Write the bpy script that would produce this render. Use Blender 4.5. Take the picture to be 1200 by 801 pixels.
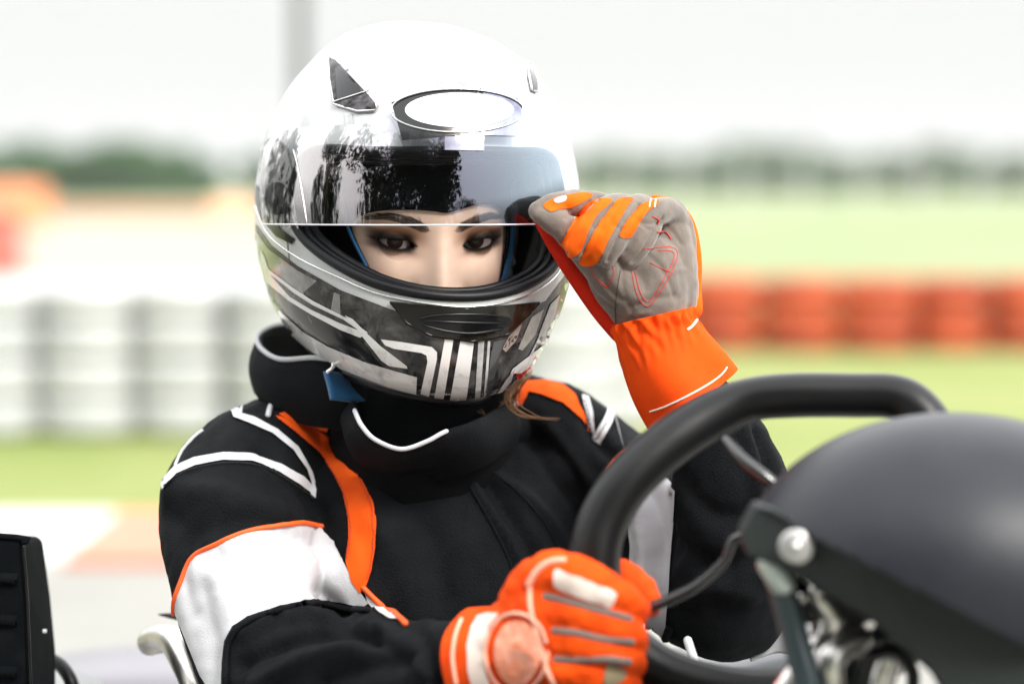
import bpy, bmesh, math, random
import numpy as np
from mathutils import Vector, Matrix
from mathutils.bvhtree import BVHTree
from mathutils.geometry import delaunay_2d_cdt
random.seed(4); RNG=np.random.default_rng(4)
for o in list(bpy.data.objects): bpy.data.objects.remove(o)
SC=bpy.context.scene; COL=SC.collection
# ------------------------------------------------------------ camera
FPX=1200*85/36; TH=math.atan((400.5-215)/FPX); CH=.88
cam=bpy.data.objects.new('camera',bpy.data.cameras.new('camera')); COL.objects.link(cam)
cam.location=(0,0,CH); cam.rotation_euler=(math.pi/2-TH,0,0)
cam.data.lens=85; cam.data.sensor_width=36; cam.data.clip_end=3000; cam.data.clip_start=.05
cam.data.dof.use_dof=True; cam.data.dof.focus_distance=1.775; cam.data.dof.aperture_fstop=2.6
SC.camera=cam
# ------------------------------------------------------------ sky, sun, exposure
W=bpy.data.worlds.new('World'); SC.world=W; W.use_nodes=True
nt=W.node_tree; bg=nt.nodes['Background']
SUN_EL,SUN_ROT=math.radians(43),math.radians(143)
sky=nt.nodes.new('ShaderNodeTexSky'); sky.sky_type='NISHITA'; sky.sun_disc=False
sky.sun_elevation=SUN_EL; sky.sun_rotation=SUN_ROT; sky.air_density=1; sky.dust_density=3
hs=nt.nodes.new('ShaderNodeHueSaturation'); hs.inputs['Saturation'].default_value=.12
tc=nt.nodes.new('ShaderNodeTexCoord'); sp=nt.nodes.new('ShaderNodeSeparateXYZ')
rp=nt.nodes.new('ShaderNodeValToRGB'); mx=nt.nodes.new('ShaderNodeMix'); mx.data_type='RGBA'
nt.links.new(tc.outputs['Generated'],sp.inputs[0]); nt.links.new(sp.outputs['Z'],rp.inputs[0])
e=rp.color_ramp.elements                       # overcast cloud layer, brighter towards the zenith
e[0].position=0; e[0].color=(7.5,7.6,7.4,1); e[1].position=1; e[1].color=(22,22.3,22.8,1)
m_=rp.color_ramp.elements.new(.10); m_.color=(8.0,8.1,7.95,1)
m_=rp.color_ramp.elements.new(.2); m_.color=(25,25.1,25,1)
m_=rp.color_ramp.elements.new(.45); m_.color=(27,27.2,27.3,1)
nt.links.new(sky.outputs[0],hs.inputs['Color']); nt.links.new(hs.outputs[0],mx.inputs['A']); nt.links.new(rp.outputs[0],mx.inputs['B'])
mx.inputs['Factor'].default_value=.9
nt.links.new(mx.outputs['Result'],bg.inputs[0]); bg.inputs[1].default_value=.1
sl=bpy.data.lights.new('sun','SUN'); sl.energy=3.4; sl.angle=math.radians(20); sl.color=(1,.97,.92)
so=bpy.data.objects.new('sun',sl); COL.objects.link(so)
az=math.radians(143)   # behind the camera, to its right
sd=Vector((math.sin(az)*math.cos(SUN_EL),math.cos(az)*math.cos(SUN_EL),math.sin(SUN_EL)))
so.rotation_euler=sd.to_track_quat('Z','Y').to_euler(); so.location=(-3,-6,8)
SC.view_settings.view_transform='Standard'; SC.view_settings.look='None'; SC.view_settings.exposure=.26; SC.view_settings.gamma=1
SC.render.engine='CYCLES'
SC.cycles.max_bounces=8; SC.cycles.transparent_max_bounces=16
# ------------------------------------------------------------ projection helpers
CO=np.array([0,0,CH]); FW=np.array([0,math.cos(TH),-math.sin(TH)]); RT=np.array([1.,0,0]); UP=np.array([0,math.sin(TH),math.cos(TH)])
def P(x,y,d): return CO+FW*d+RT*(x-600)/FPX*d+UP*(400.5-y)/FPX*d
def PJ(p):
    q=np.asarray(p)-CO; d=q@FW; return np.stack([600+FPX*(q@RT)/d,400.5-FPX*(q@UP)/d],-1),d
# ------------------------------------------------------------ object helpers
def thing(name,label,cat,loc,group=None):
    o=bpy.data.objects.new(name,None); COL.objects.link(o); o.location=Vector(loc); o.empty_display_size=.05
    tag(o,label,cat,group); return o
def tag(o,label=None,cat=None,group=None,kind=None):
    if label:o['label']=label
    if cat:o['category']=cat
    if group:o['group']=group
    if kind:o['kind']=kind
    return o
def wloc(o):
    v=Vector((0,0,0))
    while o: v=v+o.location; o=o.parent
    return v
def mesh(name,parts,parent=None,smooth=True,loc=None):
    """parts: list of (verts, faces, material)"""
    me=bpy.data.meshes.new(name); base=np.array(wloc(parent)) if parent else np.array(loc if loc is not None else (0,0,0),float)
    V=[];Fc=[];mi=[];ms=[]
    n=0
    for v,f,m in parts:
        v=np.asarray(v,float)
        if len(v)==0: continue
        if m not in ms: ms.append(m)
        V.append(v-base); Fc+= [tuple(int(i)+n for i in q) for q in f]; mi+=[ms.index(m)]*len(f); n+=len(v)
    me.from_pydata(np.concatenate(V).tolist(),[],Fc)
    for m in ms: me.materials.append(m)
    me.polygons.foreach_set('material_index',mi)
    me.polygons.foreach_set('use_smooth',[smooth]*len(Fc)); me.update()
    o=bpy.data.objects.new(name,me); COL.objects.link(o)
    if parent: o.parent=parent
    else: o.location=Vector(base)
    return o
def fixn(o):
    bm=bmesh.new(); bm.from_mesh(o.data); bmesh.ops.recalc_face_normals(bm,faces=bm.faces[:]); bm.to_mesh(o.data); bm.free(); return o
def sharp(o,ang=35):
    o.data.set_sharp_from_angle(angle=math.radians(ang)); return o
def bevel(o,w,s=2):
    b=o.modifiers.new('bevel','BEVEL'); b.width=w; b.segments=s; b.limit_method='ANGLE'; return o
def cat(pts,n=8,closed=False):
    p=np.asarray(pts,float); N=len(p); out=[]
    if N<3 and not closed:
        return np.array([p[0]+(p[-1]-p[0])*t for t in np.linspace(0,1,n)])
    for i in range(N if closed else N-1):
        if closed: a,b,c,d=p[(i-1)%N],p[i],p[(i+1)%N],p[(i+2)%N]
        else: a,b,c,d=p[max(i-1,0)],p[i],p[i+1],p[min(i+2,N-1)]
        for t in np.arange(n)/n:
            out.append(.5*((2*b)+(c-a)*t+(2*a-5*b+4*c-d)*t*t+(3*b-a-3*c+d)*t**3))
    if not closed: out.append(p[-1])
    return np.array(out)
def tube(pts,r,n=16,smooth=6,closed=False,caps=True,ell=None):
    """pts Nx3, r scalar or N; round tapering tube with hemispherical ends"""
    pts=np.asarray(pts,float); r=np.full(len(pts),r) if np.isscalar(r) else np.asarray(r,float)
    if smooth>1:
        q=cat(np.c_[pts,r],smooth,closed); pts,r=q[:,:3],np.maximum(q[:,3],1e-5)
    if caps and not closed:
        t0=pts[0]-pts[1]; t0/=np.linalg.norm(t0); t1=pts[-1]-pts[-2]; t1/=np.linalg.norm(t1)
        a=np.radians([88,65,40,18]); 
        s=[pts[0]+t0*r[0]*math.sin(x) for x in a]; sr=[r[0]*math.cos(x) for x in a]
        e_=[pts[-1]+t1*r[-1]*math.sin(x) for x in a[::-1]]; er=[r[-1]*math.cos(x) for x in a[::-1]]
        pts=np.concatenate([s,pts,e_]); r=np.concatenate([sr,r,er])
    N=len(pts); T=np.roll(pts,-1,0)-np.roll(pts,1,0) if closed else np.gradient(pts,axis=0)
    T/=np.linalg.norm(T,axis=1)[:,None]+1e-12
    u=np.cross(T[0],[0,0,1.]); 
    if np.linalg.norm(u)<.1: u=np.cross(T[0],[0,1.,0])
    V=[]; a=np.linspace(0,2*np.pi,n,endpoint=False)
    for i in range(N):
        u=u-T[i]*(u@T[i]); u/=np.linalg.norm(u); w=np.cross(T[i],u)
        V.append(pts[i]+r[i]*(np.cos(a)[:,None]*u+np.sin(a)[:,None]*w))
    V=np.concatenate(V); Fc=[]
    for i in range(N if closed else N-1):
        j=(i+1)%N
        for k in range(n):
            l=(k+1)%n; Fc.append((i*n+k,i*n+l,j*n+l,j*n+k))
    if not closed: Fc.append(tuple(range(n))[::-1]); Fc.append(tuple((N-1)*n+k for k in range(n)))
    return V,Fc
def grid(nu,nv,fn,cu=False,cv=False):
    U_=np.linspace(0,1,nu,endpoint=not cu); V_=np.linspace(0,1,nv,endpoint=not cv)
    a,b=np.meshgrid(U_,V_,indexing='ij'); V=fn(a.ravel(),b.ravel()); Fc=[]
    for i in range(nu if cu else nu-1):
        for j in range(nv if cv else nv-1):
            i2=(i+1)%nu; j2=(j+1)%nv; Fc.append((i*nv+j,i2*nv+j,i2*nv+j2,i*nv+j2))
    return V,Fc
def ellipsoid(c,r,ax=None,nu=24,nv=32):
    def f(a,b):
        th=a*np.pi; ph=b*2*np.pi
        q=np.stack([r[0]*np.sin(th)*np.cos(ph),r[1]*np.sin(th)*np.sin(ph),r[2]*np.cos(th)],1)
        if ax is not None: q=q@ax
        return np.asarray(c)+q
    return grid(nu,nv,f,False,True)
def box(c,s,R=None):
    v=np.array([[x,y,z] for x in(-1,1) for y in(-1,1) for z in(-1,1)],float)*np.asarray(s)/2
    if R is not None: v=v@R
    return v+np.asarray(c),[(0,1,3,2),(4,6,7,5),(0,4,5,1),(2,3,7,6),(0,2,6,4),(1,5,7,3)]
def join(lst):
    V=[];Fc=[];n=0
    for v,f in lst:
        V.append(np.asarray(v)); Fc+=[tuple(i+n for i in q) for q in f]; n+=len(v)
    return np.concatenate(V),Fc
def remesh(lst,vox,sm=4,fac=.5):
    v,f=join(lst); me=bpy.data.meshes.new('t'); me.from_pydata(v.tolist(),[],f); me.update()
    o=bpy.data.objects.new('t',me); COL.objects.link(o)
    bm=bmesh.new(); bm.from_mesh(me); bmesh.ops.recalc_face_normals(bm,faces=bm.faces[:]); bm.to_mesh(me); bm.free()
    m=o.modifiers.new('r','REMESH'); m.mode='VOXEL'; m.voxel_size=vox
    if sm: s=o.modifiers.new('s','SMOOTH'); s.factor=fac; s.iterations=sm
    dg=bpy.context.evaluated_depsgraph_get(); ev=o.evaluated_get(dg); em=ev.to_mesh()
    n=len(em.vertices); co=np.empty(n*3); em.vertices.foreach_get('co',co); no=np.empty(n*3); em.vertices.foreach_get('normal',no)
    Fc=[tuple(p.vertices) for p in em.polygons]; co=co.reshape(-1,3); no=no.reshape(-1,3)
    ev.to_mesh_clear(); bpy.data.objects.remove(o)
    return co,Fc,no
def snoise(p,scale,seed=0,k=10):
    r=np.random.default_rng(seed); out=np.zeros(len(p))
    for i in range(k):
        d=r.normal(size=3); d/=np.linalg.norm(d); out+=np.sin(p@d*scale*(.6+.9*r.random())*2*np.pi+r.random()*6.28+1.3*np.sin(p@r.normal(size=3)*scale*3+r.random()*6))
    return out/math.sqrt(k)
def bvh(v,f): return BVHTree.FromPolygons([tuple(x) for x in v],f)
def hit(B,x,y,dref=1.8,off=0.,last=None):
    p=P(x,y,1.); d=Vector(p-CO).normalized(); loc,nor,idx,dist=B.ray_cast(Vector(CO),d)
    if loc is None:
        q=Vector(P(x,y,dref)) if last is None else last
        loc,nor,idx,dist=B.find_nearest(Vector(P(x,y,(np.array(q)-CO)@FW)))
    if nor.dot(d)>0: nor=-nor
    return loc+nor*off, nor
def inpoly(poly,x,y):
    poly=np.asarray(poly); r=np.zeros(np.shape(x),bool); n=len(poly); j=n-1
    for i in range(n):
        xi,yi=poly[i];xj,yj=poly[j]
        c=((yi>y)!=(yj>y))&(x<(xj-xi)*(y-yi)/((yj-yi) or 1e-9)+xi); r^=c; j=i
    return r
def decal(B,poly,off=.0006,sp=5,round_=False,seg=None,dref=1.8):
    poly=np.asarray(poly,float)
    if round_: poly=cat(poly,6,True)
    out=[]
    for i in range(len(poly)):
        a,b=poly[i],poly[(i+1)%len(poly)]; k=max(1,int(np.linalg.norm(b-a)/sp+.5)); out+=[a+(b-a)*t/k for t in range(k)]
    ol=np.array(out); n=len(ol); x0,y0=ol.min(0); x1,y1=ol.max(0)
    gx,gy=np.meshgrid(np.arange(x0+sp*.37,x1,sp),np.arange(y0+sp*.41,y1,sp)); g=np.stack([gx.ravel(),gy.ravel()],1)
    g=g[inpoly(ol,g[:,0],g[:,1])]
    if len(g):
        dd=np.min(np.linalg.norm(g[:,None]-ol[None],axis=2),axis=1); g=g[dd>sp*.45]
    allp=np.concatenate([ol,g]) if len(g) else ol
    vv,ee,ff,_,_,_=delaunay_2d_cdt([Vector(p) for p in allp],[],[list(range(n))],1,1e-4)
    V=[];last=None
    for q in vv:
        l,nn=hit(B,q.x,q.y,dref,off,last); V.append(tuple(l))
    return np.array(V),[tuple(q)[::1] for q in ff]
def line(B,pts,r=.0008,off=.0003,n=6,sp=6,smooth=True,dref=1.8,closed=False,ends=True):
    q=cat(pts,6,closed) if smooth else np.asarray(pts,float)
    s=[q[0]]
    for a in q[1:]:
        if np.linalg.norm(a-s[-1])>=sp*.8: s.append(a)
    q=np.array(s); W_=[]
    for x,y in q: W_.append(np.array(hit(B,x,y,dref,off)[0]))
    W_=np.array(W_)
    return tube(W_,r,n,1,closed,ends)
# ------------------------------------------------------------ materials
MATS={}
def mat(name,col,rough=.5,metal=0,coat=0,crough=.05,spec=.5,sheen=0,var=None,bump=None,sss=0,aniso=0,vcol=None,trans=0,film=0,bscale=None):
    """var=(colour2, scale, lo, hi) noise mix; bump=(scale, strength, distance)"""
    m=bpy.data.materials.new(name); m.use_nodes=True; t=m.node_tree; b=t.nodes['Principled BSDF']; I=b.inputs
    c=tuple(col)+(1,); I['Base Color'].default_value=c; I['Roughness'].default_value=rough; I['Metallic'].default_value=metal
    I['Coat Weight'].default_value=coat; I['Coat Roughness'].default_value=crough; I['Specular IOR Level'].default_value=spec
    I['Sheen Weight'].default_value=sheen; I['Sheen Roughness'].default_value=.5
    if sss: I['Subsurface Weight'].default_value=sss; I['Subsurface Radius'].default_value=(.0035,.0013,.0006); I['Subsurface Scale'].default_value=1
    if trans: I['Transmission Weight'].default_value=trans
    g=t.nodes.new('ShaderNodeNewGeometry')
    if vcol:
        a=t.nodes.new('ShaderNodeVertexColor'); a.layer_name=vcol; t.links.new(a.outputs[0],I['Base Color'])
    if var:
        c2,s,lo,hi=var[:4]; n=t.nodes.new('ShaderNodeTexNoise'); n.inputs['Scale'].default_value=s; n.inputs['Detail'].default_value=6; n.inputs['Roughness'].default_value=.62
        if len(var)>4: n.inputs['Distortion'].default_value=var[4]
        r=t.nodes.new('ShaderNodeValToRGB'); r.color_ramp.elements[0].position=lo; r.color_ramp.elements[1].position=hi
        r.color_ramp.elements[0].color=c; r.color_ramp.elements[1].color=tuple(c2)+(1,)
        t.links.new(g.outputs['Position'],n.inputs['Vector']); t.links.new(n.outputs[0],r.inputs[0]); t.links.new(r.outputs[0],I['Base Color'])
    if bump:
        n=t.nodes.new('ShaderNodeTexNoise'); n.inputs['Scale'].default_value=bump[0]; n.inputs['Detail'].default_value=3
        bb=t.nodes.new('ShaderNodeBump'); bb.inputs['Strength'].default_value=bump[1]; bb.inputs['Distance'].default_value=bump[2]
        t.links.new(g.outputs['Position'],n.inputs['Vector']); t.links.new(n.outputs[0],bb.inputs['Height']); t.links.new(bb.outputs[0],I['Normal'])
    MATS[name]=m; return m
white=mat('gloss_white',(.48,.49,.495),.22,coat=.6,var=((.46,.47,.48),26,.55,.9))
gwhite=mat('graphic_white',(.74,.74,.73),.25,coat=.6,var=((.36,.35,.34),60,.52,.8,1))
ggrey=mat('graphic_grey',(.009,.009,.010),.26,coat=.18,spec=.3,var=((.16,.155,.145),34,.42,.86,1.5))
gdark=mat('graphic_black',(.004,.004,.005),.22,coat=.15,spec=.3)
gmid=mat('graphic_mid',(.35,.35,.35),.25,coat=.6,var=((.6,.6,.6),70,.4,.7))
chrome=mat('dark_chrome',(.004,.004,.005),.3,spec=.12,var=((.16,.15,.16),90,.4,.7))
silver=mat('silver',(.75,.75,.74),.2,metal=1)
rubber=mat('rubber_black',(.005,.0055,.007),.42,spec=.25)
pad=mat('liner_black',(.006,.007,.008),.85,sheen=0,spec=.15)
knit=mat('knit_black',(.004,.0045,.0055),.9,spec=.1,bump=(900,.4,.0005))
blue=mat('knit_blue',(.008,.10,.26),.8,sheen=.2,bump=(1200,.4,.0004))
sblack=mat('suit_black',(.0032,.0040,.0052),.78,spec=.13,bump=(800,.9,.0012),var=((.0062,.0075,.0095),30,.45,.75))
swhite=mat('suit_white',(.57,.57,.59),.8,spec=.1,bump=(900,.6,.0008),var=((.52,.52,.54),25,.45,.8))
sorange=mat('suit_orange',(.86,.105,.008),.75,spec=.08,bump=(1300,.4,.0005),var=((.70,.06,.006),40,.45,.8))
gorange=mat('glove_orange',(.90,.135,.006),.7,spec=.08,bump=(1300,.4,.0006),var=((.74,.08,.006),60,.45,.8))
gred=mat('cuff_orange',(.92,.085,.006),.75,spec=.08,bump=(1300,.4,.0006),var=((.80,.055,.005),40,.45,.8))
suede=mat('suede_grey',(.20,.165,.14),.95,spec=.15,sheen=.4,bump=(700,.5,.0006),var=((.12,.10,.085),55,.35,.75))
redst=mat('red_stitch',(.55,.035,.03),.7)
redm=mat('red_mark',(.6,.01,.01),.3)
pink=mat('patch_pink',(.95,.46,.32),.7)
wgrip=mat('grip_rubber',(.006,.006,.0065),.34,spec=.34,bump=(900,.5,.0005))
plast=mat('black_plastic',(.005,.006,.008),.5,spec=.25,bump=(220,.12,.0005),var=((.009,.010,.012),18,.4,.7))
fplast=mat('fairing_plastic',(.011,.013,.019),.46,spec=.36,coat=.04,crough=.4,var=((.020,.022,.028),14,.45,.8),bump=(160,.2,.0008))
plastm=mat('matte_plastic',(.004,.005,.006),.9,spec=.03,var=((.010,.011,.012),40,.5,.8))
fband=mat('fairing_band',(.014,.019,.018),.5,spec=.5)
gpanel=mat('grey_panel',(.14,.15,.16),.35,coat=.3)
# ------------------------------------------------------------ ground and surroundings
def gp(px,py):
    """point of the ground seen at a pixel"""
    d=P(px,py,1)-CO; t=-CH/d[2]; return CO+d*t
grass=mat('grass',(.19,.24,.07),.9,spec=.1,var=((.29,.30,.13),.9,.35,.7),bump=(60,.6,.02))
grassf=mat('verge_grass',(.25,.285,.16),.9,spec=.1,var=((.19,.24,.11),.25,.35,.7))
conc=mat('pale_asphalt',(.25,.245,.225),.85,spec=.2,var=((.30,.295,.27),2.5,.35,.7),bump=(120,.4,.004))
def sheet(name,x0,x1,y0,y1,z,m,rot=0,nx=1):
    c=np.array([(x0+x1)/2,(y0+y1)/2,z]); v=np.array([[x0,y0,z],[x1,y0,z],[x1,y1,z],[x0,y1,z]])
    if rot:
        R=np.array([[math.cos(rot),math.sin(rot),0],[-math.sin(rot),math.cos(rot),0],[0,0,1]]); v=(v-c)@R+c
    return tag(mesh(name,[(v,[(0,1,2,3)],m)],loc=(0,0,0),smooth=False),kind='structure')
sheet('ground',-900,900,-600,1500,0,grass)
sheet('track',-60,60,-6,5.5,.004,conc)
sheet('far_field',-300,300,16,330,.004,grassf)
sheet('paddock_tarmac',-80,-1.2,19,75,.008,mat('paddock',(.30,.29,.24),.9,var=((.26,.28,.19),.3,.4,.7)),rot=-.0)
# kerb: red and white blocks
kw=mat('kerb_white',(.56,.555,.54),.6,var=((.55,.54,.5),6,.5,.8)); ko=mat('kerb_orange',(.52,.20,.12),.6,var=((.46,.15,.08),6,.5,.8))
kerb=[];n=26;L=1.35
for i in range(n):
    x0=-15.88+i*L; v,f=box((x0+L/2,5.9,.012),(L-.004,.80,.024)); kerb.append((v,f,ko if i%2 else kw))
tag(mesh('kerb',kerb,loc=(0,0,0),smooth=False),kind='structure')
kerb=[]
for i in range(30):
    x0=-75+i*2.6; v,f=box((x0,60,.12),(2.59,1.2,.24)); kerb.append((v,f,ko))
tag(mesh('far_kerb',kerb,loc=(0,0,0),smooth=False),kind='structure')
# tyre stacks
tw=mat('tyre_white',(.46,.465,.465),.6,var=((.39,.40,.41),4.5,.5,.72)); tr=mat('tyre_red',(.46,.075,.018),.7,var=((.20,.02,.008),5,.42,.7)); to=mat('tyre_orange',(.85,.30,.12),.7)
def tyre_geo(R,w):
    prof=[(R*.58,-w*.32),(R*.62,-w*.47),(R*.8,-w*.5),(R*.95,-w*.42),(R,-w*.25),(R*1.0,-w*.08),(R*.985,0),(R*1.0,w*.08),(R,w*.25),(R*.95,w*.42),(R*.8,w*.5),(R*.62,w*.47),(R*.58,w*.32)]
    pr=np.array(prof)
    def f(a,b):
        k=np.round(b*(len(pr)-1)).astype(int); r=pr[k,0]; z=pr[k,1]; return np.stack([r*np.cos(a*2*np.pi),r*np.sin(a*2*np.pi),z],1)
    return grid(32,len(pr),f,True,False)
def tyre_stack(x,y,mats,label,group,R=.3,w=.18,src=None):
    t=thing('tyre_stack',label,'tyre stack',(x,y,0),group)
    for k,m in enumerate(mats):
        if src: 
            me=src[k]; o=bpy.data.objects.new('tyre',me); COL.objects.link(o); o.parent=t
        else:
            v,f=tyre_geo(R,w); v=v+np.array([x,y,w/2+k*w+.001*k]); o=mesh('tyre',[(v,f,m)],t)
    return t
first=None
wl=['left end of the white tyre wall','second white stack from the left','third white stack beside the driver','fourth white stack behind the left shoulder','fifth white stack hidden by the helmet','sixth white stack under the helmet','seventh white stack behind the chest','white stack seen between helmet and raised glove','last white stack behind the raised cuff','white stack out past the frame']
ords=['first','second','third','fourth','fifth','sixth','seventh','eighth','ninth','tenth','eleventh','twelfth','thirteenth']
xs=[-2.5+i*.334 for i in range(9)]
for i,x in enumerate(xs):
    s=tyre_stack(x,8.5+.04*math.sin(i*2.1)-.0*i,[tw]*4,f'stack of four white painted tyres, {ords[i]} from the left in the white tyre wall','white tyre stacks behind the driver',R=.175,w=.133,src=first)
    if first is None: first=[c.data for c in s.children]
for i,x in enumerate(xs[:9]): tyre_stack(x+.167,8.80,[tw]*4,f'white tyre stack of the back row, {ords[i]} from the left','white tyre stacks in the back row',src=first)
first=None
xs=[.72+i*.398 for i in range(13)]
for i,x in enumerate(xs):
    s=tyre_stack(x,12.75+.05*math.sin(i*1.7),[tr,tr,to if i<0 else tr],f'stack of three red painted tyres, {ords[i]} from the left in the red tyre wall','red tyre stacks by the grass',R=.208,w=.128,src=first)
    if first is None: first=[c.data for c in s.children]
# plastic barrier at the far left
def barrier(x,y,w,h,m,label):
    t=thing('plastic_barrier',label,'barrier',(x,y,0),'red plastic barriers at the left edge')
    pr=[(-.25,0),(.25,0),(.25,.16),(.13,.36),(.09,h),(-.09,h),(-.13,.36),(-.25,.16)]
    v=np.array([[x-w/2+q,y+a,b] for q in(0,w) for a,b in pr]); n=len(pr)
    f=[tuple(range(n))[::-1],tuple(range(n,2*n))]+[(i,(i+1)%n,n+(i+1)%n,n+i) for i in range(n)]
    o=mesh('body',[(v,f,m)],t,False); bevel(fixn(o),.02)
    v,f=box((x,y-.0,h+.03),(w*.25,.12,.06)); mesh('filler_cap',[(v,f,kw)],t,False)
g=gp(-22,322); barrier(g[0],g[1],.75,.62,mat('barrier_red',(.55,.09,.06),.4),'red plastic barrier at the left edge of the paddock')
g=gp(18,268); barrier(g[0],g[1],1.3,.85,mat('barrier_orange',(.75,.25,.10),.4),'smaller orange plastic barrier farther back beside the trees')
g=gp(272,262); barrier(g[0],g[1],.9,.5,mat('barrier_peach',(.75,.38,.22),.4),'pale orange plastic barrier beside the helmet at the tree line end')
# lamp pole
pg=mat('pole_grey',(.13,.13,.13),.5,metal=.4)
x,y,_=P(352,100,14); t=thing('lamp_pole','grey metal lamp pole rising behind the helmet','pole',(x,y,0))
v,f=tube([(x,y,0),(x,y,3),(x,y,6.5)],[.050,.044,.036],16,4); mesh('shaft',[(v,f,pg)],t)
v,f=box((x,y,.015),(.26,.26,.03)); mesh('base_plate',[(v,f,pg)],t,False)
v,f=tube([(x,y,6.4),(x+.2,y,6.6),(x+.8,y,6.65)],.03,10,4); mesh('arm',[(v,f,pg)],t)
v,f=box((x+1.05,y,6.64),(.5,.2,.08)); bevel(mesh('lamp_head',[(v,f,pg)],t,False),.02)
# trees
bark=mat('bark',(.09,.07,.05),.9)
leafm=[mat('leaf_dark',(.045,.11,.04),.8,spec=.1,var=((.07,.15,.05),.7,.4,.6)),mat('leaf_mid',(.06,.13,.035),.8,spec=.1,var=((.04,.09,.03),.7,.4,.6)),mat('leaf_pale',(.11,.16,.07),.8,spec=.1,var=((.08,.12,.05),.7,.4,.6))]
leafm.append(mat('leaf_black_green',(.010,.018,.008),.8,spec=.05))
def tree_mesh(h,wd,seed,lm,leaves=900,ls=.35):
    r=np.random.default_rng(seed); parts=[]
    n=26; cl=[]
    for i in range(n):
        z=h*(.12+.85*r.random()**.8); rad=wd*.5*math.sin(math.pi*min(1,.18+.80*(1-z/h)))**.7; a=r.random()*6.28; q=rad*math.sqrt(r.random())
        cl.append((q*math.cos(a),q*math.sin(a),z,wd*(.10+.12*r.random())))
    tv,tf=tube([(0,0,0),(.02*h,0,h*.3),(0,.02*h,h*.62),(.01*h,0,h*.9)],[h*.035,h*.026,h*.015,h*.005],10,3)
    limbs=[(tv,tf)]
    for c in cl[::3]: limbs.append(tube([(0,0,c[2]*.55),(c[0]*.5,c[1]*.5,c[2]*.8),c[:3]],[h*.014,h*.009,h*.003],6,3))
    tv,tf=join(limbs)
    V=[];Fc=[]
    for i in range(leaves):
        c=cl[r.integers(n)]; d=r.normal(size=3); d/=np.linalg.norm(d); p=np.array(c[:3])+d*c[3]*r.random()**.4*1.15
        u=r.normal(size=3); u/=np.linalg.norm(u); w=np.cross(u,r.normal(size=3)); w/=np.linalg.norm(w); s=ls*(.6+.8*r.random())
        k=len(V); V+=[p-u*s,p+w*s*.5,p+u*s,p-w*s*.5]; Fc.append((k,k+1,k+2,k+3))
    return (tv,tf),(np.array(V),Fc)
TM=[]
for k in range(6):
    h=[6,7.5,5,8.5,6.5,5.5][k]; a,b=tree_mesh(h,h*(.85 if k%2 else 1.1),k+3,None,1500,.42)
    o1=mesh('trunk',[(a[0],a[1],bark)]); o2=mesh('crown',[(b[0],b[1],leafm[0])],smooth=False)
    TM.append((h,o1.data,o2.data)); bpy.data.objects.remove(o1); bpy.data.objects.remove(o2)
CR={}
def plant_tree(x,y,hh,k,shade,label,group):
    h,tm,cm=TM[k%6]; s=hh/h; t=thing('tree',label,'tree',(x,y,0),group)
    if (k%6,shade) not in CR:
        c=cm.copy(); c.materials.clear(); c.materials.append(leafm[shade]); CR[(k%6,shade)]=c
    o=bpy.data.objects.new('trunk',tm); COL.objects.link(o); o.parent=t
    o=bpy.data.objects.new('crown',CR[(k%6,shade)]); COL.objects.link(o); o.parent=t
    t.scale=(s*1.15,s*1.15,s); t.rotation_euler=(0,0,k*1.9); return t
k=0
lt=thing
pxl=np.arange(-40,252,17)
for i,px in enumerate(pxl):
    d=125+7*math.sin(i*2.3); x=(px-600)/FPX*d; hh=(2.45 if 20<px<240 else 1.9)*(1+.13*math.sin(i*1.9)+.1*math.sin(i*.7)); top=[0]
    plant_tree(x,d,hh,k,0,f'dense dark green tree {ords[i] if i<10 else ords[i-10]+" past the middle"} from the left in the left tree row','dark trees on the left horizon'); k+=1
pxr=np.arange(300,1290,24)
for i,px in enumerate(pxr):
    d=165+10*math.sin(i*1.3); x=(px-600)/FPX*d; bump=1.1*math.exp(-((px-905)/38)**2)+.5*math.exp(-((px-1120)/60)**2)
    hh=(2.5+bump)*(1+.12*math.sin(i*2.9))
    w_='behind the helmet' if px<680 else ('in the tallest clump' if 860<px<950 else ('left of the tallest clump' if px<=860 else 'right of the tallest clump'))
    plant_tree(x,d,hh,k,1,f'pale green distant tree {w_}, '+f'{i+1}th along its row','pale trees on the right horizon'); k+=1
# wire fence posts at right
fm=mat('fence_post',(.62,.62,.60),.6)
ft=thing('wire_fence','faint pale post and rail fence in front of the right trees','fence',(12,90,0))
for i in range(16):
    v,f=box((2+i*2.2,90,1.0),(.09,.09,2.0)); mesh('post',[(v,f,fm)],ft,False)
for z in (.5,1.2,1.9):
    v,f=box((18.5,90.08,z),(33,.03,.05)); mesh('rail',[(v,f,fm)],ft,False)
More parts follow.
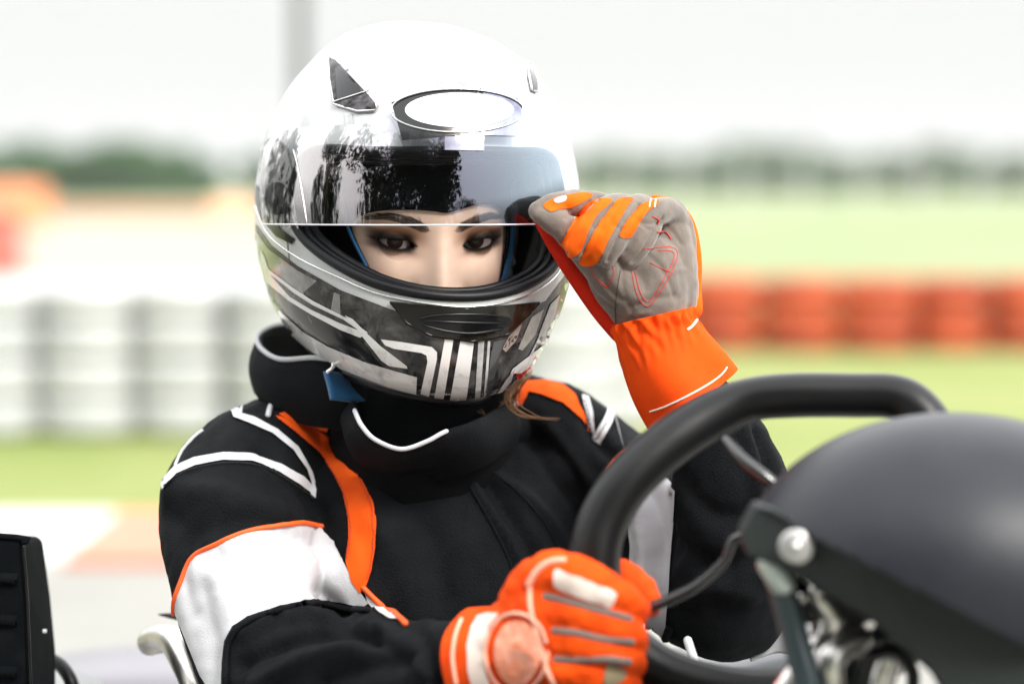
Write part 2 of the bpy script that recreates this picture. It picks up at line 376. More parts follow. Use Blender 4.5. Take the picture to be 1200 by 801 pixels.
# trees behind the photographer (they show as reflections in the visor)
for i,(x,y,hh,kk) in enumerate([(.9,-7,7.6,3),(-2.2,-7.5,7.6,1),(-4.6,-4.8,6.6,4),(10,-16,5,2),(-9,.2,6.5,3),(-7.9,6.3,3.6,4)]):
    tt_=plant_tree(x,y,hh,kk,3,['tall dark tree mirrored in the middle of the visor','smaller dark tree mirrored left of centre in the visor','low tree mirrored at the side of the visor','low tree mirrored at the other side of the visor','broad tree beside the track mirrored in the visor pivot','shorter tree beside the track mirrored in the helmet side'][i],'trees behind the photographer')
    if i<5:
        a_,b_=tree_mesh(7,6.2,40+i,None,7000,.15); cm_=bpy.data.meshes.new('crown'); cm_.from_pydata(b_[0].tolist(),[],b_[1]); cm_.materials.append(leafm[3]); [c_ for c_ in tt_.children if c_.name.startswith('crown')][0].data=cm_; tt_.scale=((1.25 if i<3 else hh/7*1.15),)*2+(hh/7,)
        tm_=bpy.data.meshes.new('trunk'); tm_.from_pydata(a_[0].tolist(),[],a_[1]); tm_.materials.append(bark); [c_ for c_ in tt_.children if c_.name.startswith('trunk')][0].data=tm_
    if i==4: tt_.scale=(tt_.scale[0]*.5,tt_.scale[1]*.5,tt_.scale[2])
hm_=bpy.data.materials.new('haze_air'); hm_.use_nodes=True; t_=hm_.node_tree; t_.nodes.clear(); o_=t_.nodes.new('ShaderNodeOutputMaterial'); v_=t_.nodes.new('ShaderNodeVolumePrincipled'); v_.inputs['Color'].default_value=(.97,.98,.97,1); v_.inputs['Density'].default_value=.0006; v_.inputs['Anisotropy'].default_value=.2
t_.links.new(v_.outputs[0],o_.inputs['Volume'])
v,f=box((0,150,8),(1300,1000,18)); tag(mesh('haze',[(v,f,hm_)],loc=(0,0,0),smooth=False),kind='stuff')
# ============================================================ helmet
HT=np.array([[-.15,.0685,.1288,.0703],[-.14,.0859,.1508,.0956],[-.115,.1058,.162,.1261],[-.07,.1232,.1628,.152],[-.02,.1297,.1552,.1647],[.03,.1266,.145,.1663],[.07,.1116,.1286,.1536],[.1,.0913,.1052,.1295],[.12,.0692,.0785,.1005],[.132,.0416,.0469,.0633],[.137,.016,.018,.024],[.1375,0,0,0]])
HO=P(488.5,231.5,1.9)
def frame(yaw,pitch,roll):
    y,p,r=np.radians([yaw,pitch,roll]); fw=np.array([math.sin(y)*math.cos(p),-math.cos(y)*math.cos(p),-math.sin(p)]); rt=np.array([math.cos(y),math.sin(y),0]); up=np.cross(fw,rt)
    if up[2]<0: up=-up
    return np.stack([rt*math.cos(r)+up*math.sin(r),fw,up*math.cos(r)-rt*math.sin(r)])
HM=frame(19.5,9.1,-6.2)
def smooth_table(T,n):
    i=np.arange(len(T)); s=np.linspace(0,len(T)-1,n); q=np.array([[np.interp(v,i,T[:,k]) for k in range(4)] for v in s])
    for _ in range(int(n/len(T)*1.6)): q[1:-1]=(q[:-2]+2*q[1:-1]+q[2:])/4
    q[-1]=T[-1]; return q
def helmet_surf(off,nz=150,na=260,zmin=None):
    tb=smooth_table(HT,nz); tb[:,0]*=np.where(tb[:,0]>0,.988,.872)
    sw,sf,sb=.941,1.032,.998; V=[]
    a=np.linspace(0,2*np.pi,na,endpoint=False); ca=np.sign(np.cos(a))*abs(np.cos(a))**.92; sa=np.sign(np.sin(a))*abs(np.sin(a))**.92
    for z,w,f_,b in tb: V.append(np.stack([w*sw*ca,np.where(sa>0,f_*sf,b*sb)*sa,np.full(na,z)],1))
    V=np.array(V); dz=np.gradient(V,axis=0); da=np.roll(V,-1,1)-np.roll(V,1,1); N=np.cross(da,dz); L=np.linalg.norm(N,axis=2,keepdims=True); N=N/np.maximum(L,1e-12); N[-1]=[0,0,1]
    if (N[nz//2,:, :2]*V[nz//2,:,:2]).sum()<0: N=-N; N[-1]=[0,0,1]
    V=V+N*off; V=V.reshape(-1,3)@HM+HO; Fc=[]
    for i in range(nz-1):
        for k in range(na): l=(k+1)%na; Fc.append((i*na+k,i*na+l,(i+1)*na+l,(i+1)*na+k))
    return V,Fc,na
def fit_side(V):
    # slight asymmetric fullness of the real shell, applied in the helmet's own frame
    return V
HV,HF,HNA=helmet_surf(0); HB=bvh(HV,HF)
OPEN=cat([(366,176),(430,177),(520,177),(600,178),(642,181),(654,205),(659,250),(657,292),(646,316),(618,334),(580,345),(538,348),(490,344),(440,332),(398,312),(366,290),(347,268),(341,240),(346,205)],5,True)
def cut(V,F,poly,back=1.95):
    V=np.asarray(V); c=V[np.array([q[:4] for q in F])].mean(1); xy,d=PJ(c); k=inpoly(poly,xy[:,0],xy[:,1])&(d<back)&(((c-HO)@HM[1])>-.03)
    return [q for q,kk in zip(F,k) if not kk]
hel=thing('racing_helmet','white full-face racing helmet with grey striped chin and lifted clear visor','helmet',HO-np.array([0,0,.14]))
LV,LF,_=helmet_surf(-.016,90,160); LB=bvh(LV,LF)
cx,cy=np.mean(OPEN,0); OPI=(OPEN-[cx,cy])*[.965,.93]+[cx,cy]
shell=[(HV,cut(HV,HF,OPEN),white)]
# wall between shell and liner round the eye port, and round the neck
def ring_strip(A,B):
    n=len(A); return np.concatenate([A,B]),[(i,(i+1)%n,n+(i+1)%n,n+i) for i in range(n)]
eA=np.array([np.array(hit(HB,x,y,1.8)[0]) for x,y in OPEN]); eB=np.array([np.array(hit(LB,x,y,1.8)[0]) for x,y in OPI])
v,f=ring_strip(eA,eB); linerparts=[(LV,cut(LV,LF,OPI),pad),(v,f,pad)]
v,f=ring_strip(HV[:HNA][::2][:130],np.array([LV[int(round(k*160/130))%160] for k in range(130)])); linerparts.append((v,f,rubber))
def D(poly,m,off=.0006,sp=5,round_=False,dest=None,B=None):
    v,f=decal(B or HB,poly,off,sp,round_); (shell if dest is None else dest).append((v,f,m))
# --- painted graphics and streaks (thin film on the shell)
chin=[(300,262),(318,287),(350,312),(400,340),(455,361),(470,366),(540,374),(600,370),(640,352),(664,320),(668,330),(650,385),(628,428),(592,462),(540,471),(490,462),(430,443),(380,418),(335,384),(308,340),(298,300)]
D(chin,ggrey,.0004,5)
D([(299,268),(316,292),(350,317),(372,329),(352,346),(322,322),(306,305)],mat('graphic_soft_grey',(.10,.098,.095),.2,coat=.8,var=((.30,.29,.28),40,.4,.85,1)),.0006)
W2=.0010
D([(307,292),(311,300),(316,315),(345,337),(368,352),(411,374),(432,389),(423,395),(400,386),(366,368),(340,352),(312,329),(306,312)],gwhite,W2,4)
D([(318,321),(346,343),(368,357),(404,374),(421,386),(400,378),(366,362),(341,347)],ggrey,W2+.0003,3)
D([(405,369),(414,373),(432,391),(447,405),(477,428),(478,431),(457,428),(448,422),(432,402),(421,388)],gwhite,W2,4)
D([(327,362),(356,388),(385,405),(430,424),(489,441),(488,461),(455,452),(402,432),(360,407),(334,384)],gwhite,W2,4)
D([(447,397),(470,400),(506,406),(512,412),(512,420),(503,463),(493,460),(501,424),(500,416),(494,413),(462,408),(452,404)],gwhite,W2,4)
D([(340,352),(366,368),(400,386),(423,397),(444,424),(452,431),(410,414),(372,392),(350,372)],gdark,W2*.9,4)
D([(521,397),(531,398),(520,466),(509,465)],gwhite,W2,4)
D([(539,399),(555,400),(546,469),(527,469)],gwhite,W2,4)
D([(560,399),(567,399),(562,468),(556,468)],gmid,W2,4)
D([(571,399),(574,399),(569,467),(566,467)],gmid,W2,4)
D([(578,400),(606,392),(612,398),(588,408),(584,416),(574,466),(567,467),(575,412)],mat('graphic_deep_grey',(.05,.05,.052),.18,coat=.9),W2,4)
D([(646,385),(640,400),(618,417),(600,431),(597,437),(610,436),(628,424),(641,406),(648,392)],gwhite,W2,4)
D([(607,444),(615,436),(622,427),(620,436),(611,447)],redm,W2,3)
D([(592,444),(603,430),(598,446),(588,458),(582,460)],gmid,W2,3)
for q in ([(602,381),(612,376),(604,398),(592,412),(588,408)],[(622,371),(636,362),(626,392),(611,410),(606,408)],[(644,356),(655,345),(648,372),(636,394),(630,392)]):
    D(q,mat('taupe_streak',(.22,.20,.175),.2,coat=.9,var=((.42,.40,.36),60,.4,.8)),W2,4)  # mottled taupe streaks on the right of the chin
for a in ([(338,318),(350,326),(372,382),(360,376)],[(392,342),(399,345),(400,372),(388,366)]):
    D(a,mat('reflection_streak',(.15,.145,.14),.2,coat=.8,var=((.32,.31,.3),50,.4,.8)),.0007,4)  # pale reflections on the left of the chin, painted as streaks
# crown stripes and scuffs
D([(375,53),(383,50),(400,75),(394,79)],gmid,.0006,4)
D([(404,132),(413,133),(417,176),(408,176)],gmid,.0006,4)
D([(437,134),(458,140),(470,165),(474,176),(436,176)],mat('scuffed_white',(.80,.80,.80),.25,coat=.5,var=((.30,.30,.30),70,.5,.72,1)),.0006,5)
o=mesh('shell',shell,hel)
mesh('liner',linerparts,hel)
# gaskets round the eye port
def ringtube(B,poly,r,off,shift=(0,0),sc=(1,1)):
    q=(np.asarray(poly)-[cx,cy])*sc+[cx,cy]+shift; W_=np.array([np.array(hit(B,x,y,1.8,off)[0]) for x,y in q]); return tube(W_,r,8,1,True,False)
v,f=ringtube(HB,OPEN,.0040,-.001); g1=(v,f,rubber)
v,f=ringtube(HB,OPEN,.0026,-.006,sc=(.978,.962)); g2=(v,f,rubber)
v,f=ringtube(HB,OPEN,.0030,-.011,sc=(.960,.928)); g3=(v,f,rubber)
mesh('gasket',[g1,g2,g3],hel)
v,f=tube(HV[:HNA][::3],.0042,10,1,True,False); mesh('bottom_trim',[(v,f,rubber)],hel)
LOW=[p for p in [(300,243),(309,266),(322,283),(352,304),(398,326),(440,344),(490,355),(540,360),(582,357),(620,346),(650,325),(663,300)]]
v,f=line(HB,[(x,y-1) for x,y in LOW],.0007,.0006); mesh('rim_edge',[(v,f,silver)],hel)
# chin vent
v1,f1=decal(HB,[(458,353),(546,361),(629,353),(618,368),(592,391),(553,399),(504,392),(478,378)],.0030,4)
ol=cat([(458,354),(546,362),(629,354),(618,368),(592,391),(553,399),(504,392),(478,378)],1,True)
vent=[(v1,f1,mat('vent_smoke',(.007,.006,.004),.16,coat=.2,spec=.35,var=((.05,.042,.03),40,.55,.85)))]
v,f=line(HB,ol,.0012,.0024,closed=True,smooth=False,ends=False); vent.append((v,f,gdark))
o=mesh('chin_vent',vent,hel)
v,f=decal(HB,[(492,371),(500,367),(520,366),(570,367),(592,370),(598,377),(585,386),(552,390),(515,387),(497,380)],.0036,4); mesh('vent_mouth',[(v,f,gdark)]+[( *line(HB,q,.0009,.0042),gdark) for q in ([(494,372),(520,368),(570,368),(596,373)],[(498,380),(520,386),(552,389),(590,383)],[(500,375),(550,377),(594,377)])],o)
# crown vents
for poly,nm in (([(389,70),(394,71),(443,124),(441,131),(420,132),(394,124),(388,88)],1),([(617,76),(621,80),(628,96),(628,110),(621,108),(618,92)],2)):
    v,f=decal(HB,poly,.0024,3); c=mesh('crown_vent',[(v,f,chrome if nm==1 else gdark),(*line(HB,poly,.0009,.0022,closed=True,smooth=False,ends=False),silver)],hel)
    if nm==1:
        v,f=decal(HB,[(396,84),(402,84),(428,112),(398,120)],.0034,3); mesh('vent_slot',[(v,f,gdark),(*line(HB,[(393,122),(415,115),(434,109)],.0006,.003),silver)],c)
# pivot under the visor, left
pv=[]
V5,F5,_=helmet_surf(.004,60,100)
piv=mat('pivot_metal',(.55,.54,.53),.2,spec=.6,var=((.012,.010,.010),42,.46,.56,1.8))  # dark mottling painted in for the broken reflections over the pivot plate
D([(308,170),(322,160),(338,175),(345,205),(347,240),(352,268),(338,268),(322,262),(310,245),(306,210)],piv,.0015,4,dest=pv)
el=lambda a,b,n=40,c=(535.5,131):[(c[0]+a*math.cos(t*2*math.pi/n),c[1]+b*math.sin(t*2*math.pi/n)) for t in range(n)]
D(el(15,19,24,(329,233)),chrome,.0030,3,dest=pv); D([(346,200),(352,190),(363,182),(372,200),(376,262),(352,262),(344,240)],pad,.0009,4,dest=pv)
D([(300,215),(306,225),(312,248),(330,268),(347,280),(343,286),(325,277),(308,258),(300,235)],gdark,.0010,4,dest=pv)
mesh('visor_pivot',pv,hel)
# visor: curved clear sheet 2 mm thick with a reflective coating
vm=bpy.data.materials.new('visor_coated'); vm.use_nodes=True; t=vm.node_tree; t.nodes.clear()
N_=t.nodes.new; out=N_('ShaderNodeOutputMaterial'); tr_=N_('ShaderNodeBsdfTransparent'); gl=N_('ShaderNodeBsdfGlossy'); ms=N_('ShaderNodeMixShader'); fr=N_('ShaderNodeLayerWeight'); mr=N_('ShaderNodeMapRange')
tr_.inputs[0].default_value=(.90,.91,.92,1); gl.inputs['Roughness'].default_value=.02; fr.inputs['Blend'].default_value=.35
gg=N_('ShaderNodeNewGeometry'); no_=N_('ShaderNodeTexNoise'); no_.inputs['Scale'].default_value=9; no_.inputs['Detail'].default_value=2; cr=N_('ShaderNodeValToRGB')
es=cr.color_ramp.elements; es[0].position=.1; es[0].color=(1,.98,.95,1); es[1].position=1; es[1].color=(.74,.88,1,1); q=es.new(.55); q.color=(.97,.90,.92,1); q=es.new(.75); q.color=(.70,.68,.86,1)
sx_=N_('ShaderNodeSeparateXYZ'); mr2=N_('ShaderNodeMapRange'); ad_=N_('ShaderNodeMath'); ad_.operation='MULTIPLY_ADD'; ad_.inputs[1].default_value=.35; t.links.new(gg.outputs['Position'],sx_.inputs[0]); t.links.new(sx_.outputs[0],mr2.inputs['Value']); mr2.inputs['From Min'].default_value=-.20; mr2.inputs['From Max'].default_value=.05; t.links.new(gg.outputs['Position'],no_.inputs['Vector']); t.links.new(no_.outputs[0],ad_.inputs[0]); t.links.new(mr2.outputs[0],ad_.inputs[2]); t.links.new(ad_.outputs[0],cr.inputs[0]); t.links.new(cr.outputs[0],gl.inputs[0])
mr.inputs['From Min'].default_value=0; mr.inputs['From Max'].default_value=1; mr.inputs['To Min'].default_value=.12; mr.inputs['To Max'].default_value=.75
t.links.new(fr.outputs['Facing'],mr.inputs['Value']); t.links.new(mr.outputs[0],ms.inputs[0]); t.links.new(tr_.outputs[0],ms.inputs[1]); t.links.new(gl.outputs[0],ms.inputs[2]); t.links.new(ms.outputs[0],out.inputs[0])
VV,VF,_=helmet_surf(.0095,90,150); VB=bvh(VV,VF)
v,f=decal(VB,[(308,262),(304,235),(305,200),(310,172),(322,156),(345,150),(380,148),(425,145),(446,128),(468,108),(500,96),(530,92),(565,92),(612,104),(640,124),(655,160),(664,205),(667,262),(640,262.6),(560,263.4),(480,263.6),(400,263.4),(340,263)],0,5)
o=mesh('visor',[(v,f,vm)],hel)
v,f=line(VB,[(308,262.5),(340,263),(400,263.4),(480,263.6),(560,263.4),(640,262.6),(664,262)],.0006,0); mesh('visor_edge',[(v,f,mat('visor_lip',(.75,.72,.78),.15,coat=.8))],o)
v,f=line(VB,[(344,176),(350,200),(360,262)],.0005,.0003); mesh('visor_seam',[(v,f,silver)],o)
# forehead badge
bd=[]
dark=mat('badge_black',(.004,.004,.005),.2,coat=.2); irid=mat('badge_film',(.10,.10,.16),.15,metal=.6,coat=.9,var=((.42,.45,.62),22,.35,.7,.6))
D([(459,121),(478,114),(515,104),(562,103),(566,110),(540,158),(518,160),(472,165)],dark,.0010,4,dest=bd,B=VB)
D([(562,105),(606,116),(611,124),(607,160),(540,158),(552,120)],irid,.0010,4,dest=bd,B=VB)
D([(511,97),(562,97),(562,106),(511,106)],mat('badge_foil',(.30,.42,.45),.2,metal=.5,coat=.8,var=((.50,.30,.42),160,.4,.6)),.0012,3,dest=bd,B=VB)
D([(521,160),(567,161),(567,177),(521,176)],mat('lavender_strip',(.30,.30,.40),.2,coat=.9,var=((.14,.14,.20),80,.4,.7)),.0009,4,dest=bd,B=VB)
el=lambda a,b,n=40,c=(535.5,131):[(c[0]+a*math.cos(t*2*math.pi/n),c[1]+b*math.sin(t*2*math.pi/n)) for t in range(n)]
D(el(63,20,c=(538,130)),mat('badge_white',(.85,.85,.85),.3,coat=.5),.0016,4,dest=bd,B=VB)
v,f=line(VB,el(77,25),.0007,.0018,closed=True,ends=False); bd.append((v,f,silver))
mesh('badge',bd,hel)
# ============================================================ driver: head
per=thing('person','driver in black, white and orange racing suit lifting the visor, one hand on wheel','person',(*(P(500,500,1.93)[:2]),.12))
FO=P(490,263,1.890); FM=frame(14,10,0)
def fl(x,y,z): return FO+np.stack([np.asarray(x),np.asarray(y),np.asarray(z)],-1)@FM
ER=.0119; EX=.0312; EZ=.0
def eyelid(x):    # almond, s = 0 inner corner .. 1 outer corner
    return x
def face_mesh():
    lon=np.concatenate([np.linspace(-90,90,420),np.linspace(90,270,70)[1:-1]]); lat=np.concatenate([np.linspace(-88,-45,30),np.linspace(-45,30,330)[1:],np.linspace(30,88,40)[1:]])
    a,b=np.meshgrid(np.radians(lon),np.radians(lat),indexing='ij'); nl,nb=a.shape
    ca,sa=np.sin(a),np.cos(a)
    w=.073*np.where(b<0,1-.18*(np.abs(b)/1.57)**1.2,1); 
    x=w*np.cos(b)*ca; y=np.where(sa>0,.088*np.cos(b)**.75*sa**.92 if False else .088*np.abs(np.cos(b))**.8*np.abs(sa)**.9,-.10*np.cos(b)*np.abs(sa))
    z=np.where(b>0,.105*np.sin(b),.128*np.sin(b))
    fr_=np.clip(sa,0,1)**.5
    G=lambda cx_,cz,sx,sz:np.exp(-((x-cx_)/sx)**2-((z-cz)/sz)**2)
    h=0*x; ax=np.abs(x)
    h-=.0085*np.exp(-((ax-.031)/.017)**2-((z+.001)/.0125)**2)      # sockets
    h+=.0030*np.exp(-((ax-.026)/.022)**2-((z-.019)/.007)**2)       # brow
    h+=.0045*np.exp(-((ax-.042)/.018)**2-((z+.034)/.018)**2)       # cheek
    t=np.clip((.012-z)/.056,0,1); nw=.0074+.0052*t**1.5; nh=.0030+.0175*t**1.3
    ridge=nh*np.exp(-(x/nw)**2)*np.where(z>-.044,1,np.exp(-((z+.044)/.006)**2))*np.clip((.030-z)/.018,0,1)
    h+=ridge
    h+=.0075*np.exp(-((ax-.0125)/.0055)**2-((z+.041)/.0065)**2)    # nostril wings
    h-=.0035*np.exp(-((ax-.020)/.005)**2-((z+.043)/.012)**2)
    h+=.0055*G(0,-.070,.022,.006)+.0055*G(0,-.080,.019,.006)-.004*G(0,-.075,.020,.0016)+.006*G(0,-.105,.018,.012)
    y=y+h*fr_
    # eyes
    s=(ax-.0175)/.0275       # 0 inner .. 1 outer
    mid=-.0012+.0030*s; up=mid+.0034*np.clip(1-(2*s-1)**2,0,1)**.75; lo=mid-.0037*np.clip(1-(2*s-1)**2,0,1)**.8
    ey=eye_y
    r2=(ax-EX)**2+(z-EZ)**2; lid=ey+np.sqrt(np.clip((ER+.0013)**2-r2,0,None)); near=(r2<(ER+.0013)**2)&(sa>0)
    k=np.clip(1-r2/(ER+.0013)**2,0,1)**.5
    lid=np.where(near,lid,y-.02); y=np.where(near,.5*(y+lid+np.sqrt((y-lid)**2+.0012**2))-.0003,y)
    inside=(s>0)&(s<1)&(z<up)&(z>lo)&(sa>0)
    y=np.where(inside,y-.009,y)
    # colour (pigment: skin tone, make-up, brows; nostril shade painted in too)
    n=snoise(np.stack([x,y,z],-1).reshape(-1,3),60,3).reshape(x.shape)
    col=np.zeros(x.shape+(3,)); col[:]=(1.0,.70,.55); col*= (1+.025*n)[...,None]
    def mixc(c,k): nonlocal col; k=np.clip(k,0,1)[...,None]; col=col*(1-k)+np.array(c)*k
    mixc((.62,.28,.19),.45*np.exp(-((ax-.047)/.013)**2-((z+.033)/.014)**2))
    mixc((.66,.34,.24),.35*np.exp(-(x/.012)**2-((z+.042)/.010)**2))
    dz=z-mid; dd=np.where(dz>0,dz/1.0,-dz/.72); so=(ax-.0315)/.0175
    mixc((.36,.13,.05),.85*np.exp(-(np.abs(so)/1.15)**4-((dz-.008)/.0085)**2)); mixc((.30,.12,.07),.5*np.exp(-(np.abs(so)/1.0)**4-((dz+.006)/.004)**2))      # brown shadow
    wing=np.exp(-(np.abs((ax-.0345-.25*np.clip(dz,0,1))/.0190))**6)
    mixc((.028,.016,.014),.985*wing*np.exp(-(dd/.0092)**6)*np.clip((s+.02)*5,0,1))            # smoky
    ed=np.minimum(np.abs(z-up),np.abs(z-lo)); mixc((.004,.003,.003),1.0*np.exp(-(ed/.0020)**2)*np.clip((s+.05)*8,0,1)*np.clip((1.25-s)*4,0,1))
    mixc((.004,.003,.003),inside*1.0)
    mixc((.012,.008,.007),.95*np.exp(-(np.clip(z-up-.0,0,1)/.0030)**2)*(z>lo)*np.clip((s-.03)*10,0,1)*np.clip((1.35-s)*4,0,1))
    # brows
    bs=(ax-.0100)/.044; bc=.0122+.0085*np.sin(np.clip(bs/.66,0,1)*1.5708)-.0042*np.clip((bs-.66)/.34,0,1)**1.3; bw=.0037*np.sqrt(np.clip(bs*7,0,1))*(1-.80*np.clip(bs,0,1)**1.6)+.0003
    hair=np.clip(bs*4+.45,0,1)*(.9+.10*np.sin(x*4200+z*3600*np.sign(x)+4*n))
    mixc((.030,.014,.009),.90*np.clip((1.25-np.abs(z-bc)/np.maximum(bw,1e-5))*3.2,0,1)*((bs>-.03)&(bs<1))*hair*np.clip((1-bs)*6,0,1))
    mixc((.30,.06,.045),np.exp(-((z+.075)/.010)**2-(x/.022)**4)*.8)
    mixc((.05,.015,.01),np.exp(-((ax-.008)/.0035)**2-((z+.0485)/.0028)**2))  # nostril openings, their shade painted as dark spots
    return x,y,z,col,nl,nb
# surface depth at the eye
eye_y=.0
x0=EX; base=.088*np.cos(math.asin(0))*(1-(x0/.073)**2)**.45; eye_y=base-.0085-.0070
x,y,z,col,nl,nb=face_mesh()
HVt=fl(x.ravel(),y.ravel(),z.ravel()); Fh=[]
for i in range(nl):
    i2=(i+1)%nl
    for j in range(nb-1): Fh.append((i*nb+j,i2*nb+j,i2*nb+j+1,i*nb+j+1))
Fh.append(tuple(i*nb for i in range(nl))); Fh.append(tuple(i*nb+nb-1 for i in range(nl)))
skin=mat('skin',(.62,.40,.29),.55,spec=.2,sss=.2,vcol='tone',bump=(900,.12,.0003))
# neck and slim torso continue the body inside the suit
NB=P(492,470,1.95)
nv,nf=tube([fl(0,-.02,-.07),P(490,430,1.93),NB,P(495,560,1.97),P(500,700,1.97),P(505,860,1.95)],[.052,.050,.052,.09,.10,.11],24,5)
nh=len(HVt)
body=mesh('body',[(HVt,Fh,skin),(nv,nf,skin)],per)
ca_=body.data.color_attributes.new('tone','FLOAT_COLOR','POINT'); cc=np.ones((len(body.data.vertices),4)); cc[:,:3]=(.62,.40,.29); cc[:nh,:3]=col.reshape(-1,3); ca_.data.foreach_set('color',cc.ravel())
# eyes
sclera=mat('eye_white',(.36,.30,.285),.3,coat=.1)
iris=mat('iris_brown',(.016,.006,.004),.4,spec=.15,coat=.03,var=((.045,.017,.009),900,.4,.7)); pup=mat('pupil',(.002,.002,.002),.3,coat=.03)
cornea=mat('cornea',(1,1,1),.02,trans=1)
for s_ in (-1,1):
    c=fl(s_*EX,eye_y,EZ); gz=np.array([C_ for C_ in (CO-c)]); gz=gz/np.linalg.norm(gz)
    u=np.cross(gz,[0,0,1]); u/=np.linalg.norm(u); w=np.cross(u,gz); A=np.stack([u,w,gz])
    def eye(a,b):
        th=a*np.pi; ph=b*2*np.pi; return c+np.stack([ER*np.sin(th)*np.cos(ph),ER*np.sin(th)*np.sin(ph),ER*np.cos(th)],1)@A
    v,f=grid(64,48,eye,False,True); v=np.asarray(v); rr=np.linalg.norm((v-c)@A.T[:, :2],axis=1); fr2=((v-c)@gz)>0
    fc=[(rr[list(q)].mean(),fr2[q[0]]) for q in f]
    RI=.0064
    fi=[q for q,(r_,k_) in zip(f,fc) if k_ and .0025<r_<=RI]; fp=[q for q,(r_,k_) in zip(f,fc) if k_ and r_<=.0025]; fs=[q for q,(r_,k_) in zip(f,fc) if not(k_ and r_<=RI)]
    o=mesh('eye',[(v,fs,sclera),(v,fi,iris),(v,fp,pup)],body)
# lashes
lv=[];lf=[]; rl=np.random.default_rng(9)
FB=bvh(HVt,[q for q in Fh if len(q)==4])
LM=mat('lash_black',(.004,.003,.003),.6)
for s_ in(-1,1):
    lv=[];lf=[]
    for up_,cnt,ln in((1,46,.0078),(0,34,.0042)):
        for i in range(cnt):
            s0=.06+.96*i/(cnt-1); bump_=np.clip(1-(2*s0-1)**2,0,1); mid=-.0012+.0030*s0
            zz=mid+(.0034*bump_**.75 if up_ else -.0037*bump_**.8); xx=.0175+.0275*s0
            yy=eye_y+math.sqrt(max((ER+.0012)**2-(xx-EX)**2-zz**2,1e-7)); 
            dx=(s0-.35)*.9+rl.normal()*.10; dzz=(.55 if up_ else -.7)+rl.normal()*.08
            p0=np.array([xx,yy,zz]); p1=p0+np.array([dx*.4,.75,dzz*.2])*ln*.5; p2=p0+np.array([dx,.8,dzz])*ln
            q=np.array([p0,p1,p2])*[s_,1,1]; wv,wf=tube([fl(*k_) for k_ in q],[.00022,.00016,.00003],4,1,caps=False); n0=sum(len(a) for a in lv); lv.append(wv); lf+=[tuple(i_+n0 for i_ in k_) for k_ in wf]
    mesh('eyelashes',[(np.concatenate(lv),lf,LM)],body)
for s_ in(-1,1):
    bv_=[];bf_=[]
    for i in range(150):
        b_=rl.random()**.85*.97; xx=.0100+.044*b_; zc=.0122+.0085*math.sin(min(b_/.66,1)*1.5708)-.0042*max(0,(b_-.66)/.34)**1.3; w_=.0037*math.sqrt(min(b_*7,1))*(1-.8*b_**1.6)+.0003
        zz=zc+w_*(rl.random()*2-1)*1.0; ang=(1.15-.95*min(b_*1.4,1))+rl.normal()*.15; L_=.0040+.002*rl.random(); q=[]
        for k_ in (0,.5,1):
            px_=xx+math.cos(ang)*L_*k_; pz_=zz+math.sin(ang)*L_*k_-.0012*k_*k_
            o_=Vector(fl(s_*px_,.2,pz_)); dd_=Vector(-FM[1]); h_=FB.ray_cast(o_,dd_)[0]
            q.append(np.array(h_)+FM[1]*(.0002+.0005*k_))
        wv,wf=tube(np.array(q),[.00013,.00012,.00004],4,1,caps=False); n0=sum(len(a) for a in bv_); bv_.append(wv); bf_+=[tuple(i_+n0 for i_ in k_) for k_ in wf]
    mesh('eyebrow',[(np.concatenate(bv_),bf_,mat('brow_brown',(.02,.010,.006),.6))],body)
# balaclava
def bala(off,nz=110,na=180):
    def f(a,b):
        la=(a-.5)*np.pi*.985; lo_=b*2*np.pi; ca,sa=np.sin(lo_),np.cos(lo_); w=(.073+off)*np.where(la<0,1-.18*(abs(la)/1.57)**1.2,1)
        x=w*np.cos(la)*ca; y=np.where(sa>0,(.088+off)*abs(np.cos(la))**.8*abs(sa)**.9,-(.10+off)*np.cos(la)*abs(sa)); z=np.where(la>0,(.105+off)*np.sin(la),(.128+off)*np.sin(la))
        y=y+np.where(sa>0,.012*np.exp(-(x/.02)**2-((z+.045)/.02)**2),0)
        return fl(x,y,z)
    return grid(nz,na,f,False,True)
bv,bf=bala(.0035,200,300); HOLE=cat([(411,263),(424,251),(446,245.5),(480,244.5),(508,246),(522,248),(536,245),(556,239),(575,238),(588,245),(594,262),(594,285),(590,312),(584,338),(574,372),(480,372),(446,350),(437,328),(428,306),(417,284)],5,True)
BB=bvh(bv,bf); bcut=cut(bv,bf,HOLE,1.93)
bal=mesh('balaclava',[(bv,bcut,knit)],per)
v,f=line(BB,HOLE,.0011,.0001,smooth=False,closed=True,ends=False,sp=3); e1=(v,f,knit)
mesh('hem',[e1],bal)
bl=[]
for q,r_ in (([(398,205),(402,232),(408,262),(418,286),(429,308),(437,328),(442,345)],.0014),([(599,215),(600,240),(599,268),(597,292),(592,314),(586,336)],.0022)):
    v,f=line(BB,q,r_,.0015); mesh('blue_edging',[(v,f,blue)],bal)
v,f=decal(BB,[(596,290),(601,304),(618,317),(642,328),(640,352),(584,352),(588,330)],.002,4,dref=1.84); bl.append((v,f,blue))
mesh('blue_lining',bl,bal)
